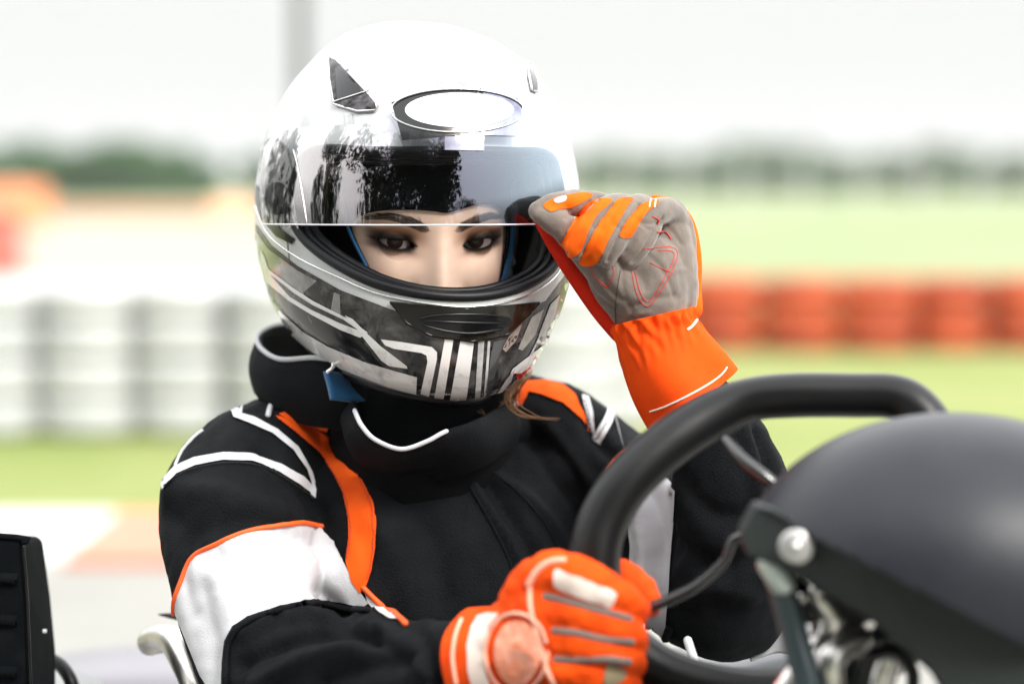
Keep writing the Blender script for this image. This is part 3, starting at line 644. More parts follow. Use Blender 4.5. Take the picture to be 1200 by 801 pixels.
# ============================================================ racing suit
def TB(pts,n=24,sm=6):   # pts: (px,py,depth,radius_m)
    return tube([P(*q[:3]) for q in pts],[q[3] for q in pts],n,sm)
parts=[]
def oval(rows,n=48):     # (cx,cy,depth,half width px,half depth m) stacked
    q=cat(np.array(rows,float),6); V=[];a=np.linspace(0,2*np.pi,n,endpoint=False)
    for cx_,cy_,d,hw,hd in q:
        c=P(cx_,cy_,d); V.append(c+np.outer(np.sign(np.cos(a))*abs(np.cos(a))**.85,RT)*hw*d/FPX+np.outer(np.sin(a),[0,-1,0])*hd)
    V=np.concatenate(V); m=len(q); F_=[]
    for i in range(m-1):
        for k in range(n): F_.append((i*n+k,i*n+(k+1)%n,(i+1)*n+(k+1)%n,(i+1)*n+k))
    F_.append(tuple(range(n))[::-1]); F_.append(tuple((m-1)*n+k for k in range(n))); return V,F_
parts.append(oval([(485,452,1.95,62,.050),(487,478,1.95,78,.060),(490,500,1.95,128,.075),(492,530,1.945,185,.092),(492,570,1.94,212,.104),(495,640,1.93,200,.112),(500,720,1.93,185,.115),(505,850,1.93,180,.120),(505,980,1.95,190,.13)]))
# her right arm (left in the picture)
parts.append(TB([(420,528,1.95,.045),(335,540,1.91,.052),(282,574,1.87,.0580),(282,650,1.82,.0565),(296,724,1.79,.0525),(324,800,1.765,.0505)]))
parts.append(TB([(324,800,1.765,.0505),(365,797,1.735,.0515),(420,794,1.705,.0495),(485,797,1.665,.0445),(550,792,1.625,.0360)]))
# her left arm (right in the picture)
parts.append(TB([(590,494,1.95,.045),(645,515,1.95,.0475),(702,557,1.94,.0505),(755,610,1.90,.052),(812,665,1.86,.054),(852,700,1.82,.048)]))
parts.append(TB([(852,700,1.82,.048),(862,640,1.80,.0470),(858,575,1.79,.0455),(842,520,1.785,.038),(818,472,1.78,.027)]))
# hips and thighs run forward into the kart
parts.append(TB([(450,930,1.93,.10),(560,1040,1.62,.085),(640,1100,1.35,.07)]))
parts.append(TB([(560,930,1.95,.10),(720,1010,1.65,.085),(850,1060,1.40,.07)]))
sv,sf,sn=remesh(parts,.0042,6,.5)
# cloth folds: soft ridges and grooves along traced paths, plus overall slackness
S0=bvh(sv,sf)
def fold(pts,wid,hgt,B=None):
    global sv
    c=np.array([np.array(hit(S0,x,y,1.85)[0]) for x,y in cat(pts,5)]); best=np.full(len(sv),9.)
    lo=c.min(0)-3*wid; hi=c.max(0)+3*wid; m=np.all((sv>lo)&(sv<hi),axis=1); ix=np.where(m)[0]
    if len(ix)==0: return
    p=sv[ix]; bd_=np.full(len(ix),9.)
    for i in range(len(c)-1):
        a=c[i]; b=c[i+1]-a; L2=b@b+1e-12; t=np.clip(((p-a)@b)/L2,0,1); d=np.linalg.norm(p-a-t[:,None]*b,axis=1); bd_=np.minimum(bd_,d)
    DS[ix]+=hgt*np.exp(-(bd_/wid)**2)
DS=np.zeros(len(sv))
F_=[# chest
 ([(530,520),(560,575),(600,640),(625,700)],.0045,.0050),([(548,520),(578,575),(617,640),(645,690)],.007,-.0045),
 ([(560,545),(610,580),(650,625),(668,680)],.006,.004),([(640,500),(665,530),(700,575),(720,600)],.006,.004),([(620,510),(640,545),(680,595)],.009,-.004),
 ([(400,545),(440,560),(500,560)],.008,.0025),([(430,600),(470,660),(480,720)],.012,.004),([(470,585),(510,640),(520,700)],.012,-.003),
 ([(690,490),(705,520),(735,548)],.006,-.005),
 # right upper arm
 ([(200,600),(225,640),(255,650)],.010,-.003),([(212,640),(216,680),(228,720)],.008,-.003),([(200,575),(260,580),(330,600)],.014,.005),([(230,620),(300,610),(370,640)],.012,-.005),
 ([(330,640),(370,690),(410,720)],.010,-.005),([(238,690),(248,740),(258,800)],.010,-.003),([(255,680),(275,730),(272,790)],.010,.002),([(310,530),(360,580),(395,650)],.010,-.006),
 # right forearm
 ([(290,745),(330,725),(390,722)],.006,.006),([(280,780),(330,752),(400,742),(440,748)],.007,-.006),([(300,801),(350,775),(420,760)],.008,.006),([(400,730),(440,745),(480,770)],.006,-.005),([(440,735),(470,760),(500,790)],.006,.005),([(380,801),(430,780),(480,775)],.007,-.005),([(490,735),(505,765),(510,800)],.006,-.005),
 # left arm
 ([(890,510),(905,550),(915,600)],.006,-.006),([(870,500),(890,560),(895,620)],.006,.005),([(800,560),(830,600),(880,610)],.009,-.004),([(790,640),(840,665),(900,650)],.010,-.006),([(760,560),(775,620),(770,700)],.009,-.006),([(740,580),(755,640),(750,700)],.006,.004),([(800,700),(840,690),(880,700)],.008,.004)]
for a,b,c in F_: fold(a,b*.9,c*1.35)
DS+=.0020*snoise(sv,8,5)+.0010*snoise(sv*[1,1,.6],22,6)+.0004*snoise(sv,60,7)
sv=sv+sn*DS[:,None]
suit_p=[(sv,sf,sblack)]; SB=bvh(sv,sf)
suit=mesh('racing_suit',suit_p,per)
def SD(name,poly,m,off=.0008,sp=5,r=True,lines=(),lab=None):
    sp=3.2; off+=.0006
    v,f=decal(SB,poly,off,sp,r,dref=1.85); ps=[(v,f,m)]
    for q,mm,rad in lines:
        if mm in (stb,sto):
            qq=cat(q,24); L_=np.r_[0,np.cumsum(np.linalg.norm(np.diff(qq,axis=0),axis=1))]
            for a_ in np.arange(0,L_[-1]-3,5.2):
                e_=[[np.interp(a_+d_,L_,qq[:,0]),np.interp(a_+d_,L_,qq[:,1])] for d_ in (0,3.2)]
                v2,f2=line(SB,e_,.00055,off+.0002,4,3,False,dref=1.85); ps.append((v2,f2,mm))
            continue
        v2,f2=line(SB,q,rad,off+.0002,dref=1.85); ps.append((v2,f2,mm))
    o=mesh(name,ps,suit)
    if lab:o['label']=lab
    return o
stw=mat('white_thread',(.7,.7,.7),.7); sto=mat('orange_thread',(.55,.05,.01),.7); stb=mat('black_thread',(.01,.01,.012),.8)
piping=mat('piping_orange',(.88,.10,.008),.6)
band=[(206,716),(208,700),(214,682),(222,662),(232,650),(250,640),(285,627),(325,616),(352,614),(375,619),(392,634),(402,655),(414,680),(428,700),(432,706),(428,710),(416,709),(398,704),(370,702),(330,709),(290,722),(273,734),(265,750),(262,775),(261,812),(250,812),(236,790),(222,755)]
SD('sleeve_band',band,swhite,.0010,6,False,[([(206,718),(207,702),(214,680),(223,660),(233,649),(252,639),(285,626),(325,615),(352,612.5),(376,618)],piping,.0020),([(431,717),(416,715),(398,710),(370,707),(330,715),(292,728.5),(277,739),(269,752),(267,775),(266,803)],sblack,.0026)],'white sleeve band on the lowered arm')
SD('side_panel',[(428,693),(446,709),(468,727),(456,726),(443,718),(432,706)],swhite,.0012,5,False,[([(427,689),(440,702),(456,716),(476,733)],piping,.0022)],'white side panel by the orange stripe')
SD('orange_stripe',[(322,489),(345,494),(375,508),(396,520),(410,537),(427,565),(437,590),(441,612),(441,640),(437,665),(430,685),(423,695),(412,680),(407,660),(410,630),(409,606),(402,578),(390,553),(372,530),(348,509)],sorange,.0016,5,False,[([(325,492),(350,512),(374,533),(392,556),(404,580),(411,606),(412,630),(409,658)],sto,.0004),([(348,496),(394,522),(424,566),(438,612),(437,655),(430,680)],sto,.0004)],'broad orange stripe curving down the chest')
SD('shoulder_tab',[(336,473),(352,473),(386,484),(390,490),(380,508),(350,500),(332,492),(326,488),(334,484)],sorange,.0022,4,False)
# white V piping of the near shoulder
SD('shoulder_piping',[(190,564),(206,547),(228,537),(262,531),(295,532),(330,544),(354,558),(364,568),(358,550),(342,527),(318,508),(290,496),(274,490),(270,480),(278,474),(286,474),(280,481),(283,486),(298,490),(325,504),(348,524),(364,552),(371,574),(370,583),(352,568),(326,552),(294,541),(262,540),(230,546),(208,556),(192,573)],swhite,.0012,4,False,[([(194,570),(210,558),(230,550),(262,544),(294,545),(326,556),(350,571),(368,584)],stb,.0004)],'white V piping on the near shoulder')
v,f=line(SB,[(314,487),(317,476),(322,469),(333,467)],.0022,.0006); o=mesh('collar_piping',[(v,f,swhite)],suit)
v,f=line(SB,[(206,545),(214,528),(228,512),(240,503)],.0014,.0006); mesh('sleeve_seam',[(v,f,swhite)],suit)
# far shoulder
SD('far_shoulder_stripe',[(596,455),(612,448),(640,447),(659,452),(673,463),(683,484),(690,507),(680,491),(659,473),(633,463),(619,460),(612,474),(603,478),(597,468)],sorange,.0014,4,False,(),'orange stripe on the far shoulder')
SD('far_shoulder_piping',[(681,463),(689,466),(694,484),(699,508),(706,494),(711,479),(720,483),(716,497),(704,524),(696,516),(688,492)],swhite,.0012,3,False,[([(685,470),(690,490),(699,516),(710,496)],stb,.0004)],'white V piping on the far shoulder')
SD('far_sleeve_band',[(709,560),(722,540),(738,528),(752,535),(776,556),(793,575),(792,600),(789,640),(786,690),(781,740),(764,765),(742,752),(736,700),(740,640),(734,600),(716,580)],swhite,.0012,6,False,[([(709,563),(716,548),(728,535),(742,527)],piping,.0020),([(786,735),(778,752),(764,766),(750,758),(740,750),(735,735)],sblack,.0034)],'white sleeve band on the raised arm')
# zip flap
v,f=line(SB,[(528,515),(546,560),(574,610),(596,655),(612,705)],.0010,.0002); mesh('zip_flap_seam',[(v,f,sblack),(*line(SB,[(556,540),(600,570),(640,615),(662,665)],.0008,.0001),sblack)],suit)
# collar: a stand-up band, open at the left where it stands off the neck
def collar(top,bot,th=.004):
    t_=cat([P(*q) for q in top],6); b_=cat([P(*q) for q in bot],6); n=len(t_); c=(t_.mean(0)+b_.mean(0))/2
    V=[];m=7
    for k in range(m):
        s=k/(m-1); r=t_*(1-s)+b_*s; bul=math.sin(s*math.pi)*.006; o_=r-c; o_[:,2]=0; o_/=np.linalg.norm(o_,axis=1)[:,None]; V.append(r+o_*bul)
    out=np.array(V); o_=out-c; o_[:,:,2]=0; o_/=np.linalg.norm(o_,axis=2)[:,:,None]; inn=out-o_*th
    A=out.reshape(-1,3);B_=inn.reshape(-1,3); F_=[];N=len(A)
    for k in range(m-1):
        for i in range(n-1):
            q=(k*n+i,k*n+i+1,(k+1)*n+i+1,(k+1)*n+i); F_.append(q); F_.append(tuple(N+j for j in q)[::-1])
    for i in range(n-1): F_.append((i,i+1,N+i+1,N+i)); 
    for k in range(m-1): F_.append((k*n,(k+1)*n,N+(k+1)*n,N+k*n)); F_.append((k*n+n-1,(k+1)*n+n-1,N+(k+1)*n+n-1,N+k*n+n-1))
    return np.concatenate([A,B_]),F_,t_
top=[(430,440,1.835),(400,425,1.84),(370,419,1.85),(330,421,1.865),(309,411,1.885),(301,398,1.91),(308,388,1.95),(330,381,1.99),(370,384,2.03),(450,410,2.05),(540,440,2.04),(600,460,1.99),(612,468,1.93),(590,478,1.88)]
bot=[(432,500,1.850),(405,503,1.850),(370,500,1.855),(335,492,1.87),(312,478,1.885),(300,463,1.90),(300,460,1.94),(325,462,1.98),(370,470,2.02),(450,480,2.04),(540,490,2.03),(612,500,1.99),(630,512,1.93),(600,520,1.88)]
v,f,tp=collar(top,bot); col_=mesh('collar',[(v,f,sblack)],suit); fixn(col_)
v,f=tube(tp,.0020,8,1); mesh('collar_edge',[(v,f,swhite)],col_)
top2=[(600,470,1.86),(560,492,1.80),(523,505,1.782),(500,517,1.778),(470,526,1.778),(440,515,1.782),(425,500,1.79),(418,487,1.80),(412,470,1.83)]
bot2=[(606,520,1.87),(570,545,1.83),(530,560,1.825),(500,566,1.845),(470,566,1.845),(436,556,1.845),(418,540,1.835),(408,525,1.84),(402,505,1.85)]
v,f,tp=collar(top2,bot2,.003); c2=mesh('collar_front',[(v,f,sblack)],suit); fixn(c2)
v,f=tube(tp[12:-4],.0018,8,1); mesh('collar_edge',[(v,f,swhite)],c2)
# black knit neck and blue strap pad under the chin
v,f=tube([P(500,400,1.90),P(500,455,1.895),P(495,520,1.90)],[.055,.066,.075],28,4); mesh('neck_warmer',[(v,f,knit)],per)
v,f=grid(10,10,lambda a,b:np.array([P(386+(386+8-386)*0+ (4*s+ t*(40-28*(1-s))),434+34*s+ t*s*1.5-(1-s)*-0+ t*(1-s)*2,1.825+.012*t) for s,t in zip(a,b)]))
pd=mesh('chin_strap_pad',[(v,f,blue)],hel); m_=pd.modifiers.new('solid','SOLIDIFY'); m_.thickness=.006
v,f=tube([P(388,421,1.83),P(391,429,1.824),P(384,436,1.822)],.0016,8,3); mesh('strap_ring',[(v,f,silver)],hel)
# hair strands by the far shoulder
hm=mat('hair_light_brown',(.30,.15,.06),.5,spec=.5); hv=[]
rh=np.random.default_rng(3)
for i in range(46):
    a=rh.random(); sx=rh.normal()*4; b0=(604+a*16+sx*.3,438+a*5,1.87+rh.normal()*.004)
    if i<10: q=[b0,(588+rh.random()*10,462+rh.random()*6,1.85),(600+rh.random()*30,484+rh.random()*4,1.84),(640+rh.random()*20,489+rh.random()*4,1.845)]
    elif i<16: q=[b0,(592,468+rh.random()*6,1.85),(570+rh.random()*6,484+rh.random()*6,1.845),(556+rh.random()*12,478+rh.random()*6,1.842)]
    else: q=[(612+a*14,428+a*6,1.90),b0,(602+sx,462+rh.random()*4,1.868),(598+sx*2.2,470+rh.random()*16,1.858)]
    hv.append(tube([P(*k) for k in q],[.00045,.0004,.0003,.0001],5,5,caps=False))
v,f=join(hv); o=mesh('hair',[(v,f,hm)],per)
# ============================================================ raised glove
G=[]
G.append(TB([(768,392,1.775,.0215),(766,372,1.775,.0245),(764,350,1.775,.0280),(756,315,1.775,.0290)]))
G.append(TB([(745,360,1.775,.020),(722,325,1.770,.020),(712,290,1.772,.018)]))     # thumb ball side
G.append(TB([(786,350,1.782,.020),(784,300,1.785,.0200),(778,268,1.787,.018)]))     # little finger side
G.append(TB([(712,300,1.785,.018),(745,285,1.79,.021),(785,290,1.79,.017)]))
G.append(TB([(730,300,1.785,.019),(745,325,1.785,.022),(770,310,1.787,.021)]))
fing=[# index (passes behind, pinches the visor edge)
 [(738,272,1.790,.0135),(704,243,1.776,.0110),(672,238,1.762,.0100),(650,241,1.752,.0092),(631,247,1.745,.0075)],
 [(757,268,1.790,.0135),(730,246,1.768,.0118),(712,248,1.750,.0112),(690,272,1.735,.0108),(678,290,1.736,.0100)],
 [(774,266,1.790,.0135),(752,246,1.768,.0115),(738,252,1.748,.0110),(719,281,1.735,.0106),(708,299,1.736,.0098)],
 [(790,268,1.790,.0130),(782,248,1.776,.0110),(768,252,1.758,.0104),(751,280,1.746,.0102),(738,299,1.746,.0094)]]
for q in fing: G.append(TB(q,18))
G.append(TB([(748,345,1.765,.0190),(716,322,1.757,.0165),(688,292,1.752,.0135),(664,268,1.748,.0110),(645,257,1.744,.0090),(634,252,1.742,.0070)],18))
G.append(TB([(806,345,1.785,.008),(803,300,1.787,.009),(800,270,1.79,.009),(788,250,1.788,.010)]))
gv,gf,gn=remesh(G,.0013,2,.5)
gv=gv+gn*(.00045*snoise(gv,28,8)+.00020*snoise(gv,70,9))[:,None]
def gfold(pts,wid,h):
    c=np.array([np.array(hit(G0,x,y,1.77)[0]) for x,y in cat(pts,5)]); bd_=np.full(len(gv),9.)
    for i in range(len(c)-1):
        a=c[i]; b=c[i+1]-a; t=np.clip(((gv-a)@b)/(b@b+1e-12),0,1); bd_=np.minimum(bd_,np.linalg.norm(gv-a-t[:,None]*b,axis=1))
    return h*np.exp(-(bd_/wid)**2)
G0=bvh(gv,gf); dd_=0
for q_,w_,h_ in (([(692,237),(676,256),(662,276),(657,296)],.0015,-.0022),([(720,240),(702,262),(690,285),(682,304)],.0015,-.0026),([(750,240),(734,262),(722,285),(712,306)],.0015,-.0028),([(777,256),(764,276),(752,296),(742,308)],.0017,-.0024),([(700,300),(708,330),(728,352)],.003,-.0022),([(728,310),(732,345),(742,370)],.0022,-.0012),([(762,300),(778,318),(790,345)],.0022,-.0013),([(740,360),(765,350),(795,348)],.0028,-.0014),([(770,262),(785,268),(798,285)],.002,-.0012),([(715,360),(735,368),(760,366)],.002,.0012),([(748,258),(762,262),(775,258)],.0018,-.0013),([(776,330),(790,318),(802,316)],.002,.0010),([(662,240),(668,248),(664,256)],.0016,-.0012),([(690,262),(700,268),(708,268)],.0014,-.0008),([(718,262),(728,268),(736,268)],.0014,-.0008),([(750,262),(760,268),(768,268)],.0014,-.0008)):
    dd_=dd_+gfold(q_,w_,h_)
gv=gv+gn*np.asarray(dd_)[:,None]
GB=bvh(gv,gf)
gl1=mesh('glove',[(gv,gf,suede)],per); gl1['label']='raised orange and grey glove pinching the visor'
def GD(name,poly,m,B=None,par=None,off=.0007,sp=3,rd=True,lines=(),dref=1.77):
    v,f=decal(B or GB,poly,off,sp,rd,dref=dref); ps=[(v,f,m)]
    for q,mm,rad in lines: v2,f2=line(B or GB,q,rad,off+.0002,sp=3,dref=dref); ps.append((v2,f2,mm))
    return mesh(name,ps,par or gl1)
GD('finger_panel',[(637,241),(648,233),(664,229),(684,226),(694,229),(684,236),(668,243),(655,246),(645,248)],gorange)
GD('finger_panel',[(658,296),(657,286),(666,268),(679,248),(690,236),(705,233),(717,234),(712,241),(700,252),(690,270),(684,287),(678,297),(668,301)],gorange)
GD('finger_panel',[(681,310),(680,302),(690,284),(703,260),(715,243),(726,233),(742,233),(735,243),(724,262),(713,282),(706,298),(699,308),(690,312)],gorange)
GD('finger_panel',[(727,277),(728,268),(737,254),(750,241),(762,235),(772,236),(768,242),(757,250),(747,264),(740,276),(733,279)],gorange)
GD('knuckle_tab',[(649,234),(662,230),(662,235),(652,238)],swhite,off=.0012)
gred2=mat('glove_red',(.74,.03,.012),.75,spec=.08,var=((.6,.02,.008),50,.4,.8))
v,f=tube([P(628,252,1.750),P(640,270,1.762),P(655,294,1.772),(P(682,332,1.778)),P(706,364,1.782),P(727,388,1.784)],[.0035,.0052,.0062,.0075,.0082,.0085],14,5); mesh('thumb_side_panel',[(v,f,gred2)],gl1)
v,f=tube([P(768,236,1.785),P(788,244,1.79),P(803,264,1.795),P(810,300,1.795),P(810,335,1.792),P(811,362,1.788)],[.005,.0065,.0075,.0078,.0078,.0080],14,5); mesh('hand_back_edge',[(v,f,gorange)],gl1)
st=mat('stitch_white',(.8,.75,.68),.7)

for q in ([(690,303),(696,322),(712,337)],[(704,333),(712,334),(719,323),(718,312)],[(740,318),(744,338),(750,352),(758,359),(766,353),(778,335),(790,312),(794,298),(788,290),(770,290),(752,292)],[(744,318),(748,336),(753,348),(759,354),(765,348),(775,332),(786,311),(790,300),(786,294),(770,294)],[(762,308),(774,314),(788,320)]):
    v,f=line(GB,q,.00035,.0002,sp=3); mesh('seam',[(v,f,redst)],gl1)
for q in ([(765,254),(772,258),(770,264)],[(770,272),(780,272),(786,280)]): v,f=line(GB,q,.0006,.0003,sp=3); mesh('seam',[(v,f,redst)],gl1)
v,f=line(GB,[(722,380),(721,360),(724,335),(727,315)],.00035,.0002,sp=3); mesh('seam',[(v,f,mat('seam_dark',(.07,.055,.045),.9))],gl1)
v,f=line(GB,[(761,243),(762,237),(764,232)],.0006,.0006,sp=3); mesh('knuckle_stitch',[(v,f,st),(*line(GB,[(767,243),(768,237),(769,232)],.0006,.0006,sp=3),st)],gl1)
# gauntlet cuff with gathered wrist
def cuff(pa,n=140,m=90,gather=(0.0,.32),amp=.0019,seed=0,flat=.8,par=None,m1=None,th=.002,name='cuff',phase=0,lowamp=1):
    q=cat(np.array([list(P(*k[:3]))+[k[3]] for k in pa]),8); c=q[:,:3];r=q[:,3]; s=np.linspace(0,1,len(c)); sm=np.linspace(0,1,m)
    c=np.stack([np.interp(sm,s,c[:,i]) for i in range(3)],1); r=np.interp(sm,s,r); T=np.gradient(c,axis=0); T/=np.linalg.norm(T,axis=1)[:,None]
    u=np.cross(T[0],[0,1.,0]); u/=np.linalg.norm(u); a=np.linspace(0,2*np.pi,n,endpoint=False); V=[]; rr=np.random.default_rng(seed)
    fr_=[(rr.integers(9,26),rr.random()*6.28,rr.random()) for _ in range(7)]; lo_=[(rr.integers(2,6),rr.random()*6.28) for _ in range(4)]
    for i in range(m):
        u=u-T[i]*(u@T[i]); u/=np.linalg.norm(u); w=np.cross(T[i],u); t=sm[i]
        g=math.exp(-((t-gather[1]*.45)/(gather[1]*.7))**2); d=sum(np.sin(k*a+p+3*math.sin(6*t+p)) for k,p,_ in fr_)/2.2*amp*g + sum(np.sin(k*a+p+2*t) for k,p in lo_)*amp*.4*lowamp*(.15+t)
        R_=r[i]+d; V.append(c[i]+np.outer(np.cos(a)*R_,u)+np.outer(np.sin(a)*R_*flat,w))
    O_=np.array(V); I_=[]
    for i in range(m): ctr=c[i]; v_=O_[i]-ctr; I_.append(ctr+v_*(1-th/r[i]))
    A=O_.reshape(-1,3); B_=np.array(I_).reshape(-1,3); N=len(A); F_=[]
    for i in range(m-1):
        for k in range(n):
            x=(i*n+k,i*n+(k+1)%n,(i+1)*n+(k+1)%n,(i+1)*n+k); F_.append(x); F_.append(tuple(N+j for j in x)[::-1])
    for k in range(n): x=((m-1)*n+k,(m-1)*n+(k+1)%n); F_.append((x[0],x[1],N+x[1],N+x[0])); F_.append((k,(k+1)%n,N+(k+1)%n,N+k))
    o=mesh(name,[(np.concatenate([A,B_]),F_,m1)],par); fixn(o); return o,A,[x for x in F_ if max(x)<N]
cf,cv_,cf_=cuff([(764,370,1.776,.0305),(769,390,1.776,.0292),(780,415,1.776,.0318),(795,442,1.776,.0345),(811,467,1.778,.0360)],par=gl1,m1=gred,seed=4,flat=.95,lowamp=3.4)
CB=bvh(cv_,cf_)
v,f=line(CB,[(762,482),(780,476),(805,464),(830,450),(846,438),(853,428)],.0007,.0003,sp=4,dref=1.74); mesh('cuff_stitch',[(v,f,st)],cf)
v,f=line(CB,[(806,386),(812,381),(817,374)],.0010,.0004,sp=3,dref=1.75); mesh('cuff_tag',[(v,f,st)],cf)
# ============================================================ lower glove on the wheel
P0,tube0=P,tube
def P(x,y,d): return P0(x,y,d if d>=1.775 else 1.775-(1.775-d)*.68)
def tube(pts,r,*a,**k): return tube0(pts,np.asarray(r)*1.055 if not np.isscalar(r) else r*1.07,*a,**k)
G=[]
G.append(TB([(565,776,1.545,.028),(595,764,1.52,.030),(630,744,1.50,.032),(648,720,1.485,.030)]))
G.append(TB([(622,700,1.49,.020),(640,735,1.485,.024),(650,775,1.485,.024)]))
low=[[(618,692,1.485,.0160),(650,673,1.462,.0150),(690,684,1.446,.0140),(728,702,1.452,.0125),(742,716,1.470,.0105)],
 [(622,722,1.485,.0165),(655,712,1.458,.0150),(700,726,1.444,.0135),(732,742,1.452,.0120),(744,752,1.470,.010)],
 [(626,752,1.485,.0165),(660,746,1.458,.0145),(700,756,1.446,.0130),(730,768,1.455,.0115),(740,776,1.470,.010)],
 [(626,780,1.49,.016),(660,780,1.462,.0140),(696,788,1.452,.0125),(722,796,1.460,.011),(734,802,1.475,.0095)]]
for q in low: G.append(TB(q,18))
G.append(TB([(650,700,1.50,.016),(690,685,1.53,.014),(725,675,1.53,.0125),(750,692,1.52,.011),(760,706,1.505,.0095)],18))
lv_,lf_,ln_=remesh(G,.0017,3,.5)
lv_=lv_+ln_*(.0008*snoise(lv_,24,2)+.0005*snoise(lv_,60,3))[:,None]
LB2=bvh(lv_,lf_)
gor2=mat('glove_orange_deep',(.90,.085,.006),.7,spec=.08,bump=(1100,.4,.0006),var=((.76,.045,.005),40,.45,.8))
gl2=mesh('glove',[(lv_,lf_,gor2)],per); gl2['label']='lowered orange glove gripping the steering wheel'
for q,w_ in (([(640,698),(665,704),(700,714),(738,724)],.0026),([(650,738),(675,741),(705,748),(740,752)],.0026),([(652,772),(680,773),(712,772),(740,776)],.0026)):
    v,f=line(LB2,q,w_,-.0008,sp=4,dref=1.45); mesh('finger_gusset',[(v,f,suede)],gl2)
D2=lambda nm,poly,m,off=.001:GD(nm,poly,m,B=LB2,par=gl2,off=off,sp=4,dref=1.46)
pinkd=mat('patch_coral',(1.0,.33,.19),.75,spec=.05,bump=(260,.8,.001),var=((.95,.50,.38),140,.4,.7))
pw=mat('patch_white',(.85,.70,.62),.7)
D2('knuckle_patch',[(652,668),(662,670),(716,692),(720,700),(714,710),(700,706),(656,688),(650,680)],pw,.0022)
D2('finger_tip',[(712,777),(728,780),(734,790),(722,801),(708,801)],mat('suede_tan',(.28,.22,.13),.9))
v,f=line(LB2,[(621,690),(622,712),(630,745),(640,780),(650,801)],.0016,.0004,sp=4,dref=1.46); mesh('back_seam',[(v,f,pink)],gl2)
v,f=line(LB2,[(620,684),(630,668),(645,658),(660,656)],.0022,.0002,sp=4,dref=1.46); mesh('knuckle_seam',[(v,f,pink)],gl2)
cf2,cv2,cfa=cuff([(610,768,1.515,.0340),(588,771,1.53,.0352),(566,774,1.545,.0358),(555,775,1.552,.0352)],par=gl2,m1=gor2,seed=7,gather=(0,.1),amp=.0008,flat=1)
CB2=bvh(cv2,cfa)
BB2=bvh(*join([(cv2,cfa),(lv_,lf_)]))
v,f=decal(BB2,[(560,722),(573,718),(585,719),(574,735),(568,760),(570,785),(578,812),(556,812),(549,785),(548,755),(553,735)],.0012,4,dref=1.5); mesh('cuff_stripe',[(v,f,pw)],cf2)
v,f=line(CB2,[(541,726),(534,745),(531,770),(535,800)],.0014,.0006,sp=4,dref=1.5); mesh('cuff_piping',[(v,f,pink)],cf2)
BB2=bvh(*join([(cv2,cfa),(lv_,lf_)]))
v,f=decal(BB2,[(608+27*math.cos(t),764+38*math.sin(t)) for t in np.linspace(0,6.1,22)],.0022,4,dref=1.48); mesh('round_patch',[(v,f,pinkd),(*line(BB2,[(606+36*math.cos(t),764+46*math.sin(t)) for t in np.linspace(0,6.0,18)],.0013,.0010,sp=4,dref=1.48),pink)],cf2)
# ============================================================ kart
kart=thing('go_kart','black go-kart with thick rubber steering wheel and rounded dark fairing','go-kart',(.35,1.6,0))
# steering wheel: rim, spokes
rim=[(722,742,1.495,.0155),(705,706,1.50,.0160),(697,655,1.50,.0162),(708,608,1.505,.0162),(737,562,1.51,.0160),(786,518,1.52,.0158),(836,486,1.53,.0155),(880,468,1.53,.0140),(930,463,1.52,.0142),(1000,463,1.51,.0140),(1050,465,1.50,.0140),(1078,482,1.49,.0140),(1100,520,1.48,.0145),(1120,590,1.46,.0150),(1110,680,1.45,.0150),(1060,750,1.45,.0150),(980,800,1.46,.0145),(900,812,1.47,.0140),(820,800,1.48,.0140),(765,778,1.49,.0145)]
v,f=tube([P(*q[:3]) for q in rim],[q[3] for q in rim],28,6,True,False)
sw=mesh('steering_wheel',[(v,f,wgrip)],kart)
hub=P(965,650,1.50)
for q,r_ in (([(850,516,1.505),(872,540,1.49),(905,566,1.48),(940,600,1.49)],.0042),([(760,712,1.49),(810,690,1.48),(846,660,1.475),(866,628,1.47),(930,630,1.49)],.0036),([(1090,560,1.47),(1020,600,1.49)],.005),([(960,795,1.46),(965,700,1.49)],.006)):
    v,f=tube([P(*k) for k in q],r_,10,5); mesh('spoke',[(v,f,mat('spoke_steel',(.10,.10,.10),.25,metal=.9))],sw)
# hood = ellipsoid cut by the plane of its lower edge
c=P(1118,668,1.36); ev_,ef_=ellipsoid(c,(.1290,.105,.0935),None,96,140)
pA,pB=P(878,592,1.30),P(1215,762,1.24); e_dir=pB-pA; nrm=np.cross(e_dir,pA-CO); nrm/=np.linalg.norm(nrm)
if nrm[2]<0: nrm=-nrm
me=bpy.data.meshes.new('t'); me.from_pydata(ev_.tolist(),[],ef_); bm=bmesh.new(); bm.from_mesh(me); bmesh.ops.remove_doubles(bm,verts=bm.verts[:],dist=1e-5)
bmesh.ops.bisect_plane(bm,geom=bm.verts[:]+bm.edges[:]+bm.faces[:],plane_co=Vector(pA),plane_no=Vector(nrm),clear_inner=True)
bm.to_mesh(me); bm.free(); hv_=np.array([v.co[:] for v in me.vertices]); hf_=[tuple(p.vertices) for p in me.polygons]
fr=mesh('front_fairing',[(hv_,hf_,fplast)],kart); fixn(fr); m_=fr.modifiers.new('solid','SOLIDIFY'); m_.thickness=.004; m_.offset=1
FB_=bvh(hv_,hf_)
v,f=line(FB_,[(930,622),(985,640),(1060,645),(1140,643),(1230,648)],.0016,-.0006,sp=12,smooth=True,dref=1.5); mesh('fairing_crease',[(v,f,gdark)],fr)
